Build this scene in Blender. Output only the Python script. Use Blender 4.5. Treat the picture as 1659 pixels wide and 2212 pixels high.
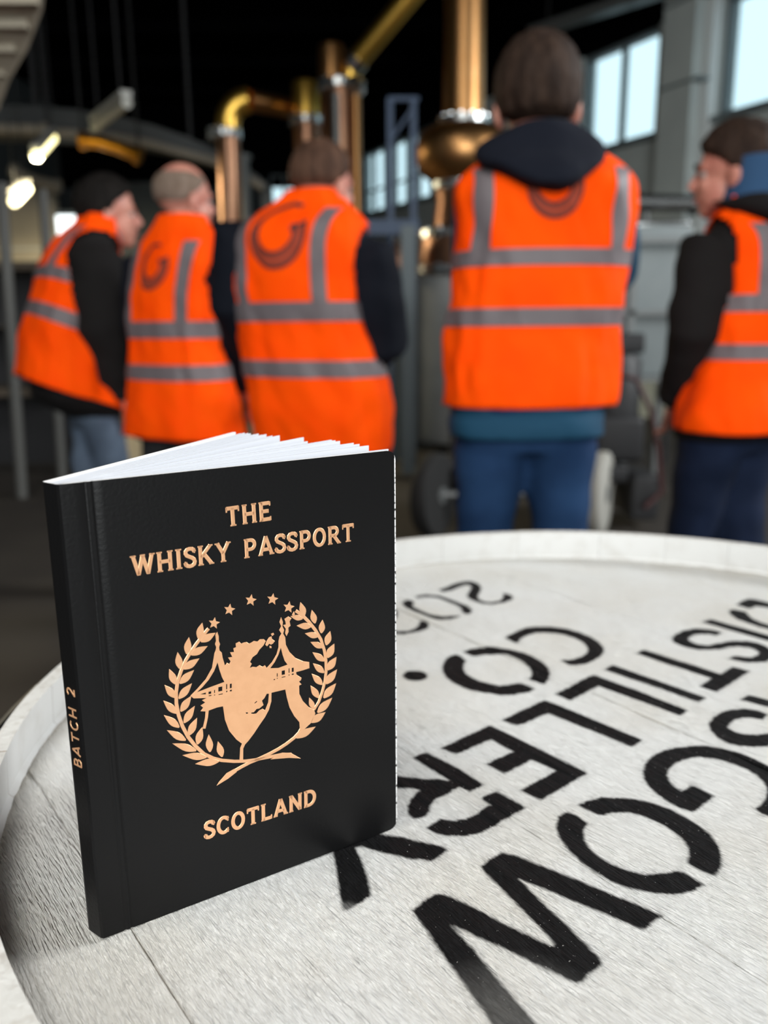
import bpy, bmesh, math, random
import numpy as np
from mathutils import Vector, Matrix, noise as mnoise
random.seed(7)
for o in list(bpy.data.objects): bpy.data.objects.remove(o)
SC = bpy.context.scene
COL = SC.collection

# ------------------------------------------------------------------ camera
W, H, FPX = 1659.0, 2212.0, 1780.0
CAMP = np.array([0.0, 0.0, 1.13])
PITCH = math.atan(FPX / 7684.0)
ROLL = -math.atan2(62.5, 7684.0)
FW = np.array([0, math.cos(PITCH), -math.sin(PITCH)])
_up = np.array([0, math.sin(PITCH), math.cos(PITCH)]); _rt = np.array([1.0, 0, 0])
RT = math.cos(ROLL) * _rt + math.sin(ROLL) * _up
UP = -math.sin(ROLL) * _rt + math.cos(ROLL) * _up
cam = bpy.data.cameras.new('camera'); cam_o = bpy.data.objects.new('camera', cam); COL.objects.link(cam_o)
M = Matrix.Identity(4)
for i in range(3):
    M[i][0], M[i][1], M[i][2], M[i][3] = RT[i], UP[i], -FW[i], CAMP[i]
cam_o.matrix_world = M
cam.sensor_fit = 'HORIZONTAL'; cam.sensor_width = 36.0
cam.lens = FPX / W * 36.0
cam.clip_start = 0.02; cam.clip_end = 200
cam.dof.use_dof = True; cam.dof.focus_distance = 0.272
cam.dof.aperture_fstop = cam.lens / 1000.0 / 0.0034
SC.camera = cam_o

# ------------------------------------------------------------------ sky, lights, exposure
world = bpy.data.worlds.new('world'); SC.world = world; world.use_nodes = True
bg = world.node_tree.nodes['Background']
bg.inputs['Color'].default_value = (0.66, 0.88, 0.95, 1); bg.inputs['Strength'].default_value = 1.3
def area(name, loc, target, sx, sy, power, color=(1, 1, 1)):
    l = bpy.data.lights.new(name, 'AREA'); l.shape = 'RECTANGLE'; l.size = sx; l.size_y = sy
    l.energy = power; l.color = color
    o = bpy.data.objects.new(name, l); COL.objects.link(o); o.location = loc
    d = Vector(target) - Vector(loc); o.rotation_euler = d.to_track_quat('-Z', 'Y').to_euler()
    return o
area('window_daylight', (6.45, 2.85, 3.9), (0, 0.3, 0.9), 2.9, 1.3, 490, (0.97, 0.99, 1.0))
area('rear_fill', (0.6, -4.45, 2.5), (0.2, 2.6, 1.3), 4.6, 3.4, 410, (1.0, 0.99, 0.97))  # unseen fill behind the camera, added to light the vest backs
area('overhead_fill', (-1.4, -0.6, 5.5), (-0.6, 0.2, 0.9), 2.6, 2.6, 195, (1.0, 0.98, 0.93))  # overhead fill added to lift the barrel head, under a closed ceiling
SC.view_settings.view_transform = 'Standard'; SC.view_settings.look = 'None'
SC.view_settings.exposure = 0.0; SC.view_settings.gamma = 1.0; SC.view_settings.use_curve_mapping = False
SC.cycles.max_bounces = 6

# ------------------------------------------------------------------ projection helpers (pixel of the photograph -> point in the place)
def ray(x, y): return FW + RT * (x - W / 2) / FPX - UP * (y - H / 2) / FPX
def at(x, y, Y):
    r = ray(x, y); return CAMP + r * (Y / r[1])
def onz(x, y, z):
    r = ray(x, y); return CAMP + r * ((z - CAMP[2]) / r[2])
def onplane(x, y, p0, n):
    r = ray(x, y); p0 = np.asarray(p0); n = np.asarray(n)
    return CAMP + r * (((p0 - CAMP) @ n) / (r @ n))

# ------------------------------------------------------------------ materials
MATS = {}
def mat(name, col, rough=0.6, metal=0.0, noise=None, bump=None, sheen=0.0, spec=0.5, coat=0.0, emit=None):
    if name in MATS: return MATS[name]
    m = bpy.data.materials.new(name); m.use_nodes = True; nt = m.node_tree
    b = nt.nodes['Principled BSDF']
    b.inputs['Base Color'].default_value = (*col, 1); b.inputs['Roughness'].default_value = rough
    b.inputs['Metallic'].default_value = metal; b.inputs['Specular IOR Level'].default_value = spec
    if sheen: b.inputs['Sheen Weight'].default_value = sheen
    if coat: b.inputs['Coat Weight'].default_value = coat
    if emit:
        b.inputs['Emission Color'].default_value = (*emit[0], 1); b.inputs['Emission Strength'].default_value = emit[1]
    if noise or bump:
        tc = nt.nodes.new('ShaderNodeTexCoord')
    if noise:                                   # (scale, col2, lo, hi, stretch)
        sc, c2, lo, hi = noise[:4]
        mp = nt.nodes.new('ShaderNodeMapping'); mp.inputs['Scale'].default_value = noise[4] if len(noise) > 4 else (1, 1, 1)
        nt.links.new(tc.outputs['Object'], mp.inputs['Vector'])
        n = nt.nodes.new('ShaderNodeTexNoise'); n.inputs['Scale'].default_value = sc; n.inputs['Detail'].default_value = 5
        nt.links.new(mp.outputs['Vector'], n.inputs['Vector'])
        r = nt.nodes.new('ShaderNodeValToRGB'); r.color_ramp.elements[0].position = lo; r.color_ramp.elements[1].position = hi
        r.color_ramp.elements[0].color = (*col, 1); r.color_ramp.elements[1].color = (*c2, 1)
        nt.links.new(n.outputs['Fac'], r.inputs['Fac']); nt.links.new(r.outputs['Color'], b.inputs['Base Color'])
    if bump:                                    # (scale, strength, distance, stretch)
        mp = nt.nodes.new('ShaderNodeMapping'); mp.inputs['Scale'].default_value = bump[3] if len(bump) > 3 else (1, 1, 1)
        nt.links.new(tc.outputs['Object'], mp.inputs['Vector'])
        n = nt.nodes.new('ShaderNodeTexNoise'); n.inputs['Scale'].default_value = bump[0]; n.inputs['Detail'].default_value = 4
        nt.links.new(mp.outputs['Vector'], n.inputs['Vector'])
        bp = nt.nodes.new('ShaderNodeBump'); bp.inputs['Strength'].default_value = bump[1]; bp.inputs['Distance'].default_value = bump[2]
        nt.links.new(n.outputs['Fac'], bp.inputs['Height']); nt.links.new(bp.outputs['Normal'], b.inputs['Normal'])
    MATS[name] = m
    return m
m_orange = mat('hi_vis_orange', (1.0, 0.082, 0.0), 0.8, noise=(9, (1.0, 0.066, 0.0), .35, .7), bump=(14, .35, .012), spec=.08)
m_red = mat('vest_binding', (0.75, 0.02, 0.01), 0.8)
m_reflect = mat('reflective_tape', (0.125, 0.105, 0.112), 0.6, bump=(60, .2, .002))
m_logo = mat('vest_print', (0.30, 0.035, 0.01), 0.8)
m_logo_dark = mat('vest_print_dark', (0.05, 0.012, 0.01), 0.8)
m_black = mat('black_cloth', (0.006, 0.006, 0.007), 0.9, bump=(22, .4, .01), spec=.15)
m_charcoal = mat('charcoal_cloth', (0.0095, 0.0085, 0.0085), 0.9, bump=(20, .4, .01), spec=.15)
m_navy = mat('navy_cloth', (0.0036, 0.0050, 0.0095), 0.85, bump=(20, .4, .01), spec=.15)
m_teal = mat('blue_jacket_cloth', (0.009, 0.050, 0.095), 0.8, bump=(18, .5, .012), spec=.2)
m_hood = mat('dark_hood_cloth', (0.006, 0.0075, 0.0135), 0.9, bump=(14, .5, .012), spec=.15)
m_bluecollar = mat('blue_collar_cloth', (0.015, 0.06, 0.14), 0.85)
m_denim = mat('blue_denim', (0.008, 0.026, 0.072), 0.85, spec=.15, noise=(8, (0.016, 0.046, 0.115), .4, .7), bump=(60, .3, .004))
m_darkdenim = mat('dark_denim', (0.0045, 0.009, 0.024), 0.85, spec=.15, noise=(8, (0.009, 0.016, 0.040), .4, .7))
m_greydenim = mat('faded_denim', (0.045, 0.065, 0.10), 0.85, noise=(7, (0.11, 0.15, 0.21), .4, .75))
m_blacktrouser = mat('black_trouser', (0.008, 0.008, 0.010), 0.9)
m_skin = mat('skin', (0.50, 0.22, 0.16), 0.5, noise=(25, (0.44, 0.16, 0.12), .4, .7))
m_eye = mat('eye_white', (0.3, 0.28, 0.26), 0.4)
m_iris = mat('iris', (0.05, 0.06, 0.06), 0.2)
m_lip = mat('lip', (0.42, 0.13, 0.11), 0.45)
def hairmat(n, c, c2): return mat(n, c, 0.7, spec=.1, noise=(40, c2, .4, .65, (1, 1, .25)), bump=(70, .8, .01, (1, 1, .2)))
m_hair_dark = hairmat('dark_hair', (0.006, 0.005, 0.0045), (0.011, 0.009, 0.008))
m_hair_grey = hairmat('cropped_grey_hair', (0.14, 0.10, 0.075), (0.20, 0.15, 0.12))
m_hair_brown = hairmat('brown_hair', (0.020, 0.012, 0.009), (0.040, 0.024, 0.017))
m_hair_red = hairmat('reddish_brown_hair', (0.050, 0.026, 0.017), (0.095, 0.05, 0.032))
m_shoe = mat('shoe_leather', (0.02, 0.015, 0.012), 0.5)
m_copper = mat('polished_copper', (0.50, 0.27, 0.11), 0.36, 1.0, noise=(3, (0.42, 0.20, 0.07), .35, .7))
m_copper_dull = mat('dull_copper', (0.30, 0.165, 0.10), 0.36, 1.0, noise=(3, (0.24, 0.12, 0.075), .35, .7))
m_brass = mat('brass_gold', (0.80, 0.50, 0.10), 0.36, 1.0)
m_steel = mat('stainless_steel', (0.55, 0.57, 0.57), 0.25, 1.0)
m_dullsteel = mat('dull_steel', (0.20, 0.21, 0.21), 0.5, 0.6)
m_poles = mat('dull_grey_tube', (0.085, 0.085, 0.08), 0.6)
m_blueframe = mat('blue_painted_steel', (0.010, 0.035, 0.085), 0.5)
m_greyframe = mat('blue_grey_paint', (0.10, 0.125, 0.135), 0.6)
m_tank = mat('grey_insulated_tank', (0.22, 0.225, 0.22), 0.6, noise=(5, (0.17, 0.18, 0.18), .3, .7), bump=(40, .3, .01))
m_wall = mat('grey_wall_panel', (0.52, 0.58, 0.57), 0.8, noise=(2, (0.44, 0.49, 0.49), .3, .7))
m_wall_lit = mat('window_lit_wall_panel', (0.68, 0.72, 0.72), 0.7)  # wall tone with the light from the near window put into it
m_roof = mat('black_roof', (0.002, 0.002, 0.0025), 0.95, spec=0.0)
m_hang = mat('black_steel', (0.012, 0.012, 0.013), 0.7)
m_floor = mat('concrete_floor', (0.036, 0.029, 0.022), 0.8, noise=(2.5, (0.023, 0.018, 0.014), .3, .7), bump=(9, .3, .01))
m_beige = mat('beige_panel', (0.36, 0.32, 0.25), 0.7, noise=(3, (0.30, 0.265, 0.2), .3, .7))
m_frame = mat('window_frame_grey', (0.13, 0.16, 0.17), 0.5)
m_arch = mat('grey_steel_arch', (0.045, 0.05, 0.052), 0.6)
m_archlip = mat('pale_arch_lip', (0.20, 0.18, 0.15), 0.6)
m_fit = mat('light_fitting', (0.45, 0.45, 0.42), 0.5)
m_tube = mat('lit_tube', (1, 1, 0.9), 0.4, emit=((1.0, 0.88, 0.42), 3.2))
m_glow_copper = mat('glow_tinted_copper', (0.75, 0.33, 0.04), 0.3, 1.0)  # copper with the warm glow put into its base colour
m_rubber = mat('black_rubber', (0.012, 0.012, 0.012), 0.8)
m_whitewheel = mat('pale_wheel', (0.42, 0.41, 0.37), 0.6)
m_machine = mat('dark_machine', (0.018, 0.018, 0.02), 0.55)
m_hose = mat('red_hose', (0.05, 0.012, 0.012), 0.5)
m_shelfwood = mat('brown_wood', (0.09, 0.07, 0.05), 0.7, noise=(6, (0.06, 0.045, 0.03), .3, .7))
m_plastic = mat('grey_tote', (0.23, 0.26, 0.265), 0.5, noise=(3, (0.18, 0.21, 0.215), .3, .7))
glass = bpy.data.materials.new('window_glass'); glass.use_nodes = True
_g = glass.node_tree; _b = _g.nodes['Principled BSDF']
_b.inputs['Transmission Weight'].default_value = 1; _b.inputs['Roughness'].default_value = 0.0; _b.inputs['IOR'].default_value = 1.02
_b.inputs['Base Color'].default_value = (0.93, 0.98, 1, 1)
MATS['glass'] = glass

# ------------------------------------------------------------------ object helpers
def setp(o, label=None, cat=None, group=None, kind=None):
    if label: o['label'] = label
    if cat: o['category'] = cat
    if group: o['group'] = group
    if kind: o['kind'] = kind
    return o
def empty(name, loc, label=None, cat=None, group=None, rotz=0.0):
    o = bpy.data.objects.new(name, None); COL.objects.link(o); o.location = loc; o.rotation_euler = (0, 0, rotz)
    o.empty_display_size = 0.1
    return setp(o, label, cat, group)
def mobj(name, verts, faces, m, parent=None, smooth=False, loc=None):
    me = bpy.data.meshes.new(name)
    me.from_pydata([tuple(map(float, v)) for v in verts], [], [tuple(f) for f in faces]); me.update()
    if m: me.materials.append(m)
    if smooth: me.shade_smooth(); me.set_sharp_from_angle(angle=math.radians(48))
    o = bpy.data.objects.new(name, me); COL.objects.link(o)
    if parent: o.parent = parent
    if loc is not None: o.location = loc
    return o
class MB:
    """collects shapes for ONE mesh object"""
    def __init__(s): s.v = []; s.f = []
    def add(s, verts, faces):
        n = len(s.v); s.v += [tuple(map(float, v)) for v in verts]; s.f += [tuple(i + n for i in f) for f in faces]; return s
    def box(s, lo, hi):
        x0, y0, z0 = lo; x1, y1, z1 = hi
        return s.add([(x0,y0,z0),(x1,y0,z0),(x1,y1,z0),(x0,y1,z0),(x0,y0,z1),(x1,y0,z1),(x1,y1,z1),(x0,y1,z1)],
                     [(3,2,1,0),(4,5,6,7),(0,1,5,4),(1,2,6,5),(2,3,7,6),(3,0,4,7)])
    def bar(s, p, q, w, h, up=(0, 0, 1)):
        p, q = np.array(p, float), np.array(q, float); d = (q - p) / np.linalg.norm(q - p)
        u = np.array(up, float); a = np.cross(d, u)
        if np.linalg.norm(a) < 1e-4: a = np.cross(d, (0, 1, 0))
        a /= np.linalg.norm(a); b = np.cross(a, d)
        vs = [e + a * sx * w / 2 + b * sy * h / 2 for e in (p, q) for sx, sy in ((-1,-1),(1,-1),(1,1),(-1,1))]
        return s.add(vs, [(0,1,2,3),(7,6,5,4),(0,4,5,1),(1,5,6,2),(2,6,7,3),(3,7,4,0)])
    def tube(s, pts, rad, n=14, cap=True):
        pts = [np.array(p, float) for p in pts]; rads = rad if hasattr(rad, '__len__') else [rad] * len(pts)
        a = None; rings = []
        for i, p in enumerate(pts):
            d = (pts[min(i + 1, len(pts) - 1)] - pts[max(i - 1, 0)]); d /= np.linalg.norm(d)
            if a is None:
                a = np.cross(d, (0, 0, 1.0)); a = a if np.linalg.norm(a) > 1e-3 else np.cross(d, (0, 1.0, 0))
            a = a - d * (a @ d); a /= np.linalg.norm(a); b = np.cross(d, a)
            rings.append([p + rads[i] * (math.cos(t) * a + math.sin(t) * b) for t in np.linspace(0, 2 * math.pi, n, endpoint=False)])
        vs = [v for r in rings for v in r]; fs = []
        for i in range(len(rings) - 1):
            for k in range(n):
                k2 = (k + 1) % n; fs.append((i*n+k, i*n+k2, (i+1)*n+k2, (i+1)*n+k))
        if cap:
            fs.append(tuple(range(n - 1, -1, -1))); fs.append(tuple((len(rings)-1)*n + k for k in range(n)))
        return s.add(vs, fs)
    def lathe(s, prof, c=(0, 0, 0), n=40, cap=True):
        vs = []; fs = []
        for r, z in prof:
            for t in np.linspace(0, 2 * math.pi, n, endpoint=False): vs.append((c[0] + r * math.cos(t), c[1] + r * math.sin(t), c[2] + z))
        for i in range(len(prof) - 1):
            for k in range(n):
                k2 = (k + 1) % n; fs.append((i*n+k, i*n+k2, (i+1)*n+k2, (i+1)*n+k))
        if cap:
            fs.append(tuple(range(n - 1, -1, -1))); fs.append(tuple((len(prof)-1)*n + k for k in range(n)))
        return s.add(vs, fs)
    def ell(s, c, r, nu=24, nv=16, R=None):
        vs = [(0, 0, -1)]; 
        for j in range(1, nv):
            ph = -math.pi/2 + math.pi * j / nv
            for i in range(nu):
                t = 2*math.pi*i/nu; vs.append((math.cos(ph)*math.cos(t), math.cos(ph)*math.sin(t), math.sin(ph)))
        vs.append((0, 0, 1)); fs = []
        for i in range(nu): fs.append((0, 1 + (i+1) % nu, 1 + i))
        for j in range(nv - 2):
            for i in range(nu):
                a = 1 + j*nu + i; b = 1 + j*nu + (i+1) % nu; fs.append((a, b, b+nu, a+nu))
        L = len(vs) - 1; o = 1 + (nv-2)*nu
        for i in range(nu): fs.append((o+i, o+(i+1) % nu, L))
        P = np.array(vs) * np.array(r)
        if R is not None: P = P @ np.array(R).T
        return s.add(P + np.array(c), fs)
    def build(s, name, m, parent=None, smooth=False, loc=None): return mobj(name, s.v, s.f, m, parent, smooth, loc)
def remeshed(mb, voxel, smooth_iter=4):
    me = bpy.data.meshes.new('tmp'); me.from_pydata(mb.v, [], mb.f); me.update()
    o = bpy.data.objects.new('tmp', me); COL.objects.link(o)
    r = o.modifiers.new('r', 'REMESH'); r.mode = 'VOXEL'; r.voxel_size = voxel
    if smooth_iter:
        s = o.modifiers.new('s', 'SMOOTH'); s.factor = 0.5; s.iterations = smooth_iter
    dg = bpy.context.evaluated_depsgraph_get()
    out = bpy.data.meshes.new_from_object(o.evaluated_get(dg))
    bpy.data.objects.remove(o); bpy.data.meshes.remove(me)
    out.shade_smooth()
    return out
def meobj(name, me, m, parent=None):
    me.name = name; me.materials.clear(); me.materials.append(m)
    o = bpy.data.objects.new(name, me); COL.objects.link(o)
    if parent: o.parent = parent
    return o
# ------------------------------------------------------------------ the building
def struct(name, mb, m, parent=None, label=None):
    o = mb.build(name, m, parent)
    if parent is None: o['kind'] = 'structure'
    if label: o['label'] = label
    return o
struct('floor', MB().box((-7, -6, -0.12), (11.5, 20, 0)), m_floor)
def wx(y): return 3.45 + (9.6 - y) / .899 * .438
_c = [(-7, -4.8), (wx(-4.8) + .25, -4.8), (wx(18.6) + .25, 18.6), (-7, 18.6)]
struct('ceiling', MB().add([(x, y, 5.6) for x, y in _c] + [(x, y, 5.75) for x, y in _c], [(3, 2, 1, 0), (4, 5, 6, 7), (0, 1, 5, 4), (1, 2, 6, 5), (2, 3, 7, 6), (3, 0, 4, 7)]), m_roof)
for i in range(9):                                              # dark purlins under the roof
    y = 3.0 + i * 1.8
    struct('trim_%d' % (i + 1), MB().box((-6.9, y, 5.42), (wx(y + .12) - .02, y + .12, 5.6)), m_roof)
WA = np.array([3.45, 9.6, 0.0]); WU = np.array([-.438, .899, 0.0]); WU /= np.linalg.norm(WU); WN = np.array([-WU[1], WU[0], 0.0])
WN = WN if WN[1] < 0 else -WN
def wt(px, py):
    p = onplane(px, py, WA, WN); return float((p - WA) @ WU)
def wbox(mb, t0, t1, z0, z1, d0, d1):
    vs = [WA + WU * t + WN * d + np.array([0, 0, z]) for z in (z0, z1) for t, d in ((t0, d0), (t1, d0), (t1, d1), (t0, d1))]
    return mb.add(vs, [(3,2,1,0),(4,5,6,7),(0,1,5,4),(1,2,6,5),(2,3,7,6),(3,0,4,7)])
ZS, ZT = 3.2, 4.36
tW2a, tW2b = wt(1545, 250), wt(1660, 232) - 2.2                   # nearest window (right edge of the picture, runs out of it)
tW1a, tW1b = wt(1411, 300), wt(1248, 345)
tW3a, tW3b = wt(948, 430), wt(779, 466)
tN, tF = -15.9, 10.2
struct('wall_right', wbox(MB(), tN, tF, 0, ZS, -0.25, 0), m_wall)
def pier(i, t0, t1, m): struct('wall_right.%03d' % i, wbox(MB(), t0, t1, ZS, ZT, -0.25, 0), m)
pier(1, tN, -9.4, m_wall); pier(5, -6.2, tW2b, m_wall); pier(2, tW2a, tW1a, m_wall); pier(3, tW1b, tW3a, m_wall); pier(4, tW3b, tF, m_wall)
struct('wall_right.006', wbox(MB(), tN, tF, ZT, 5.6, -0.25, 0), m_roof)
struct('trim_10', wbox(MB(), tN, tF, ZS - .06, ZS, 0, .07), m_frame)
# grey pilaster between the two nearer windows, with cover strips
def wto(px, py, off): return float((onplane(px, py, WA + WN * off, WN) - WA) @ WU)
tp0, tp1 = wto(1488, 262, .26), wto(1419, 285, .26)
pil = struct('trim_11', wbox(MB(), tp0, tp1, 0, 5.6, 0, .26), m_wall, label='grey pilaster between the windows')
struct('trim_12', wbox(MB(), tW2a + .01, tp0, 0, 5.6, 0, .12), m_wall_lit, label='pilaster end strip with window light in its colour')
for z in (3.55, 4.35, 4.9): struct('trim_13', wbox(MB(), tW2a, tp1 + .005, z, z + .03, 0.11, .268), m_frame)
def window(i, t0, t1, mull, trans):
    fr = MB(); w = .05
    for a, b, c, d in ((t0, t1, ZS, ZS + w), (t0, t1, ZT - w, ZT), (t0, t0 + w, ZS, ZT), (t1 - w, t1, ZS, ZT)):
        wbox(fr, min(a, b), max(a, b), c, d, -.18, -.06)
    root = struct('window_%d' % i, fr, m_frame)
    for k in range(mull):
        t = t0 + (t1 - t0) * (k + 1) / (mull + 1); wbox(MB(), t - .022, t + .022, ZS + w, ZT - w, -.16, -.08).build('mullion', m_frame, root)
    for z in trans: wbox(MB(), t0 + w, t1 - w, z, z + .03, -.15, -.09).build('transom', m_frame, root)
    for k in range(mull + 1):
        a = t0 + (t1 - t0) * k / (mull + 1); b = t0 + (t1 - t0) * (k + 1) / (mull + 1)
        wbox(MB(), a + .02, b - .02, ZS + .03, ZT - .03, -.125, -.118).build('pane', glass, root)
window(1, tW2b, tW2a, 3, ()); window(2, tW1a, tW1b, 1, ()); window(3, tW3a, tW3b, 6, (3.62,)); window(6, -9.4, -6.2, 3, ())
# far end wall with one small bright window; dark upper half
YB = 18.4
pl, pr_ = at(585, 440, YB), at(641, 388, YB)
wx0, wx1, wz0, wz1 = pl[0], pr_[0], pl[2], pr_[2] + .1
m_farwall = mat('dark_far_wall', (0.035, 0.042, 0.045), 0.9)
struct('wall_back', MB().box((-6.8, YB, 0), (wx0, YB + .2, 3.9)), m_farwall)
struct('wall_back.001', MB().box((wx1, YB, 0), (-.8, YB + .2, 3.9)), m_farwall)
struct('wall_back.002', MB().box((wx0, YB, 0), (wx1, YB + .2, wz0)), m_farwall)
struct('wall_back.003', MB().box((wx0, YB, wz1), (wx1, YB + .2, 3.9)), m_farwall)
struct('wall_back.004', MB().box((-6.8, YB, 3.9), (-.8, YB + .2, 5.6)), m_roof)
fr = MB(); 
for a in ((wx0, wx0 + .04, wz0, wz1), (wx1 - .04, wx1, wz0, wz1), (wx0, wx1, wz0, wz0 + .04), (wx0, wx1, wz1 - .04, wz1), ((wx0+wx1)/2 - .02, (wx0+wx1)/2 + .02, wz0, wz1)):
    fr.box((a[0], YB - .01, a[2]), (a[1], YB + .08, a[3]))
w4 = struct('window_4', fr, m_frame)
MB().box((wx0 + .02, YB + .04, wz0 + .02), (wx1 - .02, YB + .05, wz1 - .02)).build('pane', glass, w4)
for k, (x0_, x1_, z0_, z1_) in enumerate(((-6.9, -1.5, 0, 5.6), (3.3, wx(-4.8) - .02, 0, 5.6), (-1.5, 3.3, 4.3, 5.6))):   # wall behind the camera with an unseen opening added for the rear fill
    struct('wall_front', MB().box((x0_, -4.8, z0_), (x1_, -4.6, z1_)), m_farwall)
fr = MB()
for a_ in ((-2.75, -2.7, -1.95, .75), (-.1, -.05, -1.95, .75), (-2.75, -.05, -1.95, -1.9), (-2.75, -.05, .7, .75)): fr.box((a_[0], a_[2], 5.48), (a_[1], a_[3], 5.6))
struct('window_7', fr, m_frame, label='added square frame around the overhead fill light')  # unseen frame added around the overhead fill, the ceiling has no opening
# left side: side wall and a beige partition beyond the first visitor, with a bright window
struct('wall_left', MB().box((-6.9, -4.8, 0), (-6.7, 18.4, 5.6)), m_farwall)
YP = 11.0
q0, q1 = at(-260, 600, YP), at(112, 402, YP)
ztop = at(60, 395, YP)[2]
struct('wall_left.001', MB().box((q0[0], YP, 0), (q1[0], YP + .15, ztop)), m_beige)
for z in (1.35, 2.05):
    struct('trim_14', MB().box((q0[0], YP - .02, z), (q1[0], YP, z + .03)), m_fit)
r0, r1 = at(100, 560, YP), at(168, 455, YP)
fr = MB()
for a in ((r0[0], r0[0] + .05, r0[2], r1[2]), (r1[0] - .05, r1[0], r0[2], r1[2]), (r0[0], r1[0], r0[2], r0[2] + .05), (r0[0], r1[0], r1[2] - .05, r1[2])):
    fr.box((a[0], YP + .02, a[2]), (a[1], YP + .1, a[3]))
w5 = struct('window_5', fr, m_frame)
m_pane_lit = mat('daylit_pane', (.8, .9, .9), 0.5, emit=((0.9, 0.97, 1.0), 2.2))
MB().box((r0[0] + .03, YP + .05, r0[2] + .03), (r1[0] - .03, YP + .07, r1[2] - .03)).build('pane', m_pane_lit, w5)
struct('wall_left.002', MB().box((r1[0], YP, 0), (r1[0] + 1.1, YP + .15, ztop)), m_farwall)
struct('wall_left.003', MB().box((q1[0], YP, 0), (r1[0], YP + .15, r0[2])), m_beige)

# ------------------------------------------------------------------ overhead things
# beige ribbed canopy edge in the upper left corner
cn = empty('canopy', at(20, 60, 3.4), 'beige ribbed canopy panel cut off by the upper left corner', 'canopy')
e = at(20, 60, 3.4)
c_pts = [at(-2600, -60, 3.0), at(100, -60, 3.3), at(92, 20, 3.45), at(60, 105, 3.6), at(22, 170, 3.75), at(-4, 240, 3.9), at(-2600, 330, 3.6)]
def slab(pts, thick, dirv):
    n = len(pts); P = [np.array(p) for p in pts]; Q = [p + np.array(dirv) * thick for p in P]
    return P + Q, [tuple(range(n)), tuple(range(2*n-1, n-1, -1))] + [(i, i + n, (i+1) % n + n, (i+1) % n) for i in range(n)]
v, f = slab(c_pts, .08, (-.3, .8, .5)); mobj('panel', np.array(v) - e, f, m_beige, cn)
for k in range(4):
    a, b = at(-2500, -20 + 62 * k, 3.2 + .12 * k), at(86 - 24 * k, -8 + 52 * k, 3.38 + .12 * k)
    MB().bar(a - e + (0, -.02, -.02), b - e + (0, -.02, -.02), .03, .03).build('rib', m_beige, cn)
for p in (at(20, 30, 3.5), at(-150, 120, 3.4)):
    MB().tube([p - e, (p[0] - e[0], p[1] - e[1], 5.42 - e[2])], .012, 8).build('hanger', m_hang, cn)
# curved grey arch with a pale lower lip
arch_px = [(-60, 226, 285), (60, 228, 288), (160, 236, 293), (250, 250, 300), (330, 270, 316), (400, 294, 336), (460, 320, 352), (520, 352, 380), (570, 390, 410)]
YA = 9.6
ar = empty('arched_beam', at(250, 300, YA), 'curved grey steel arch over the visitors on the left', 'beam')
e = at(250, 300, YA)
tp = [at(x, a, YA) - e for x, a, b in arch_px]; lo = [at(x, b, YA) - e for x, a, b in arch_px]
vs = []; fs = []
for t, l in zip(tp, lo): vs += [t, l, l + (0, .5, 0), t + (0, .5, 0)]
for i in range(len(tp) - 1):
    for k in range(4): fs.append((4*i+k, 4*i+(k+1) % 4, 4*i+4+(k+1) % 4, 4*i+4+k))
fs += [(3, 2, 1, 0), tuple(4*(len(tp)-1) + k for k in range(4))]
mobj('web', vs, fs, m_arch, ar)
MB().tube([l + (0, -.03, .02) for l in lo], .045, 8).build('lower_lip', m_archlip, ar)
for p in (tp[1], tp[5]): MB().tube([p + (0, .25, -.05), (p[0], p[1] + .25, 5.45 - e[2])], .02, 8).build('hanger', m_hang, ar)
pb = lo[-1] + (0, .25, 0); MB().box((pb[0] - .06, pb[1] - .06, -e[2]), (pb[0] + .06, pb[1] + .06, pb[2] + .05)).build('post', m_arch, ar)
# strip lights
def strip_light(a, b, label, m_diff, rad=.05, power=0):
    a, b = np.array(a), np.array(b); c = (a + b) / 2
    t = empty('strip_light', c, label, 'light', 'strip lights under the roof')
    d = (b - a)
    if power:
        area('lamp', c - (0, 0, .14), c - (0, 0, 2), .15, .9, power, (1.0, .86, .55)).parent = None
    MB().bar(a - c + (0, 0, .07), b - c + (0, 0, .07), .09, .05).build('housing', m_fit, t)
    MB().tube([a - c, b - c], rad, 10).build('diffuser', m_diff, t)
    for s in (.15, .85):
        p = a + d * s - c; MB().tube([p + (0, 0, .08), (p[0], p[1], 5.45 - c[2])], .008, 6).build('cable', m_hang, t)
m_unlit = mat('unlit_diffuser', (0.42, 0.42, 0.38), 0.5)
strip_light(at(78, 337, 8.3), at(113, 298, 8.8), 'upper lit yellow strip light hanging left of the arch', m_tube, .048, 170)
strip_light(at(30, 436, 8.6), at(58, 408, 9.1), 'lower lit yellow strip light in front of the beige wall', m_tube, .048, 170)
strip_light(at(204, 276, 8.6), at(274, 222, 7.4), 'unlit grey strip light hanging in front of the arch', m_unlit, .045)
def duct(px, Y, r, m, label, name='pipe', nm='duct'):
    pts = [at(x, y, Y if not hasattr(Y, '__len__') else Y[i]) for i, (x, y) in enumerate(px)]
    c = pts[0]; t = empty(name, c, label, 'pipe')
    MB().tube([p - c for p in pts], r, 12).build(nm, m, t)
    for p, q in ((pts[0], pts[1]), (pts[-1], pts[-2])):
        d = (q - p) / np.linalg.norm(q - p); MB().tube([p - c - d * .02, p - c + d * .03], r * 1.3, 12).build('collar', m, t)
    for i in (0, -1):
        p = pts[i]; MB().tube([p - c, (p[0] - c[0], p[1] - c[1], 5.45 - c[2])], .012, 6).build('hanger', m_hang, t)
duct([(178, 303), (215, 306), (255, 318), (300, 337)], 9.3, .07, m_glow_copper, 'orange copper pipe under the curved arch, warm glow in its colour')
duct([(-40, 276), (100, 279)], 9.3, .05, m_archlip, 'pale straight pipe at the left end of the arch')
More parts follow.
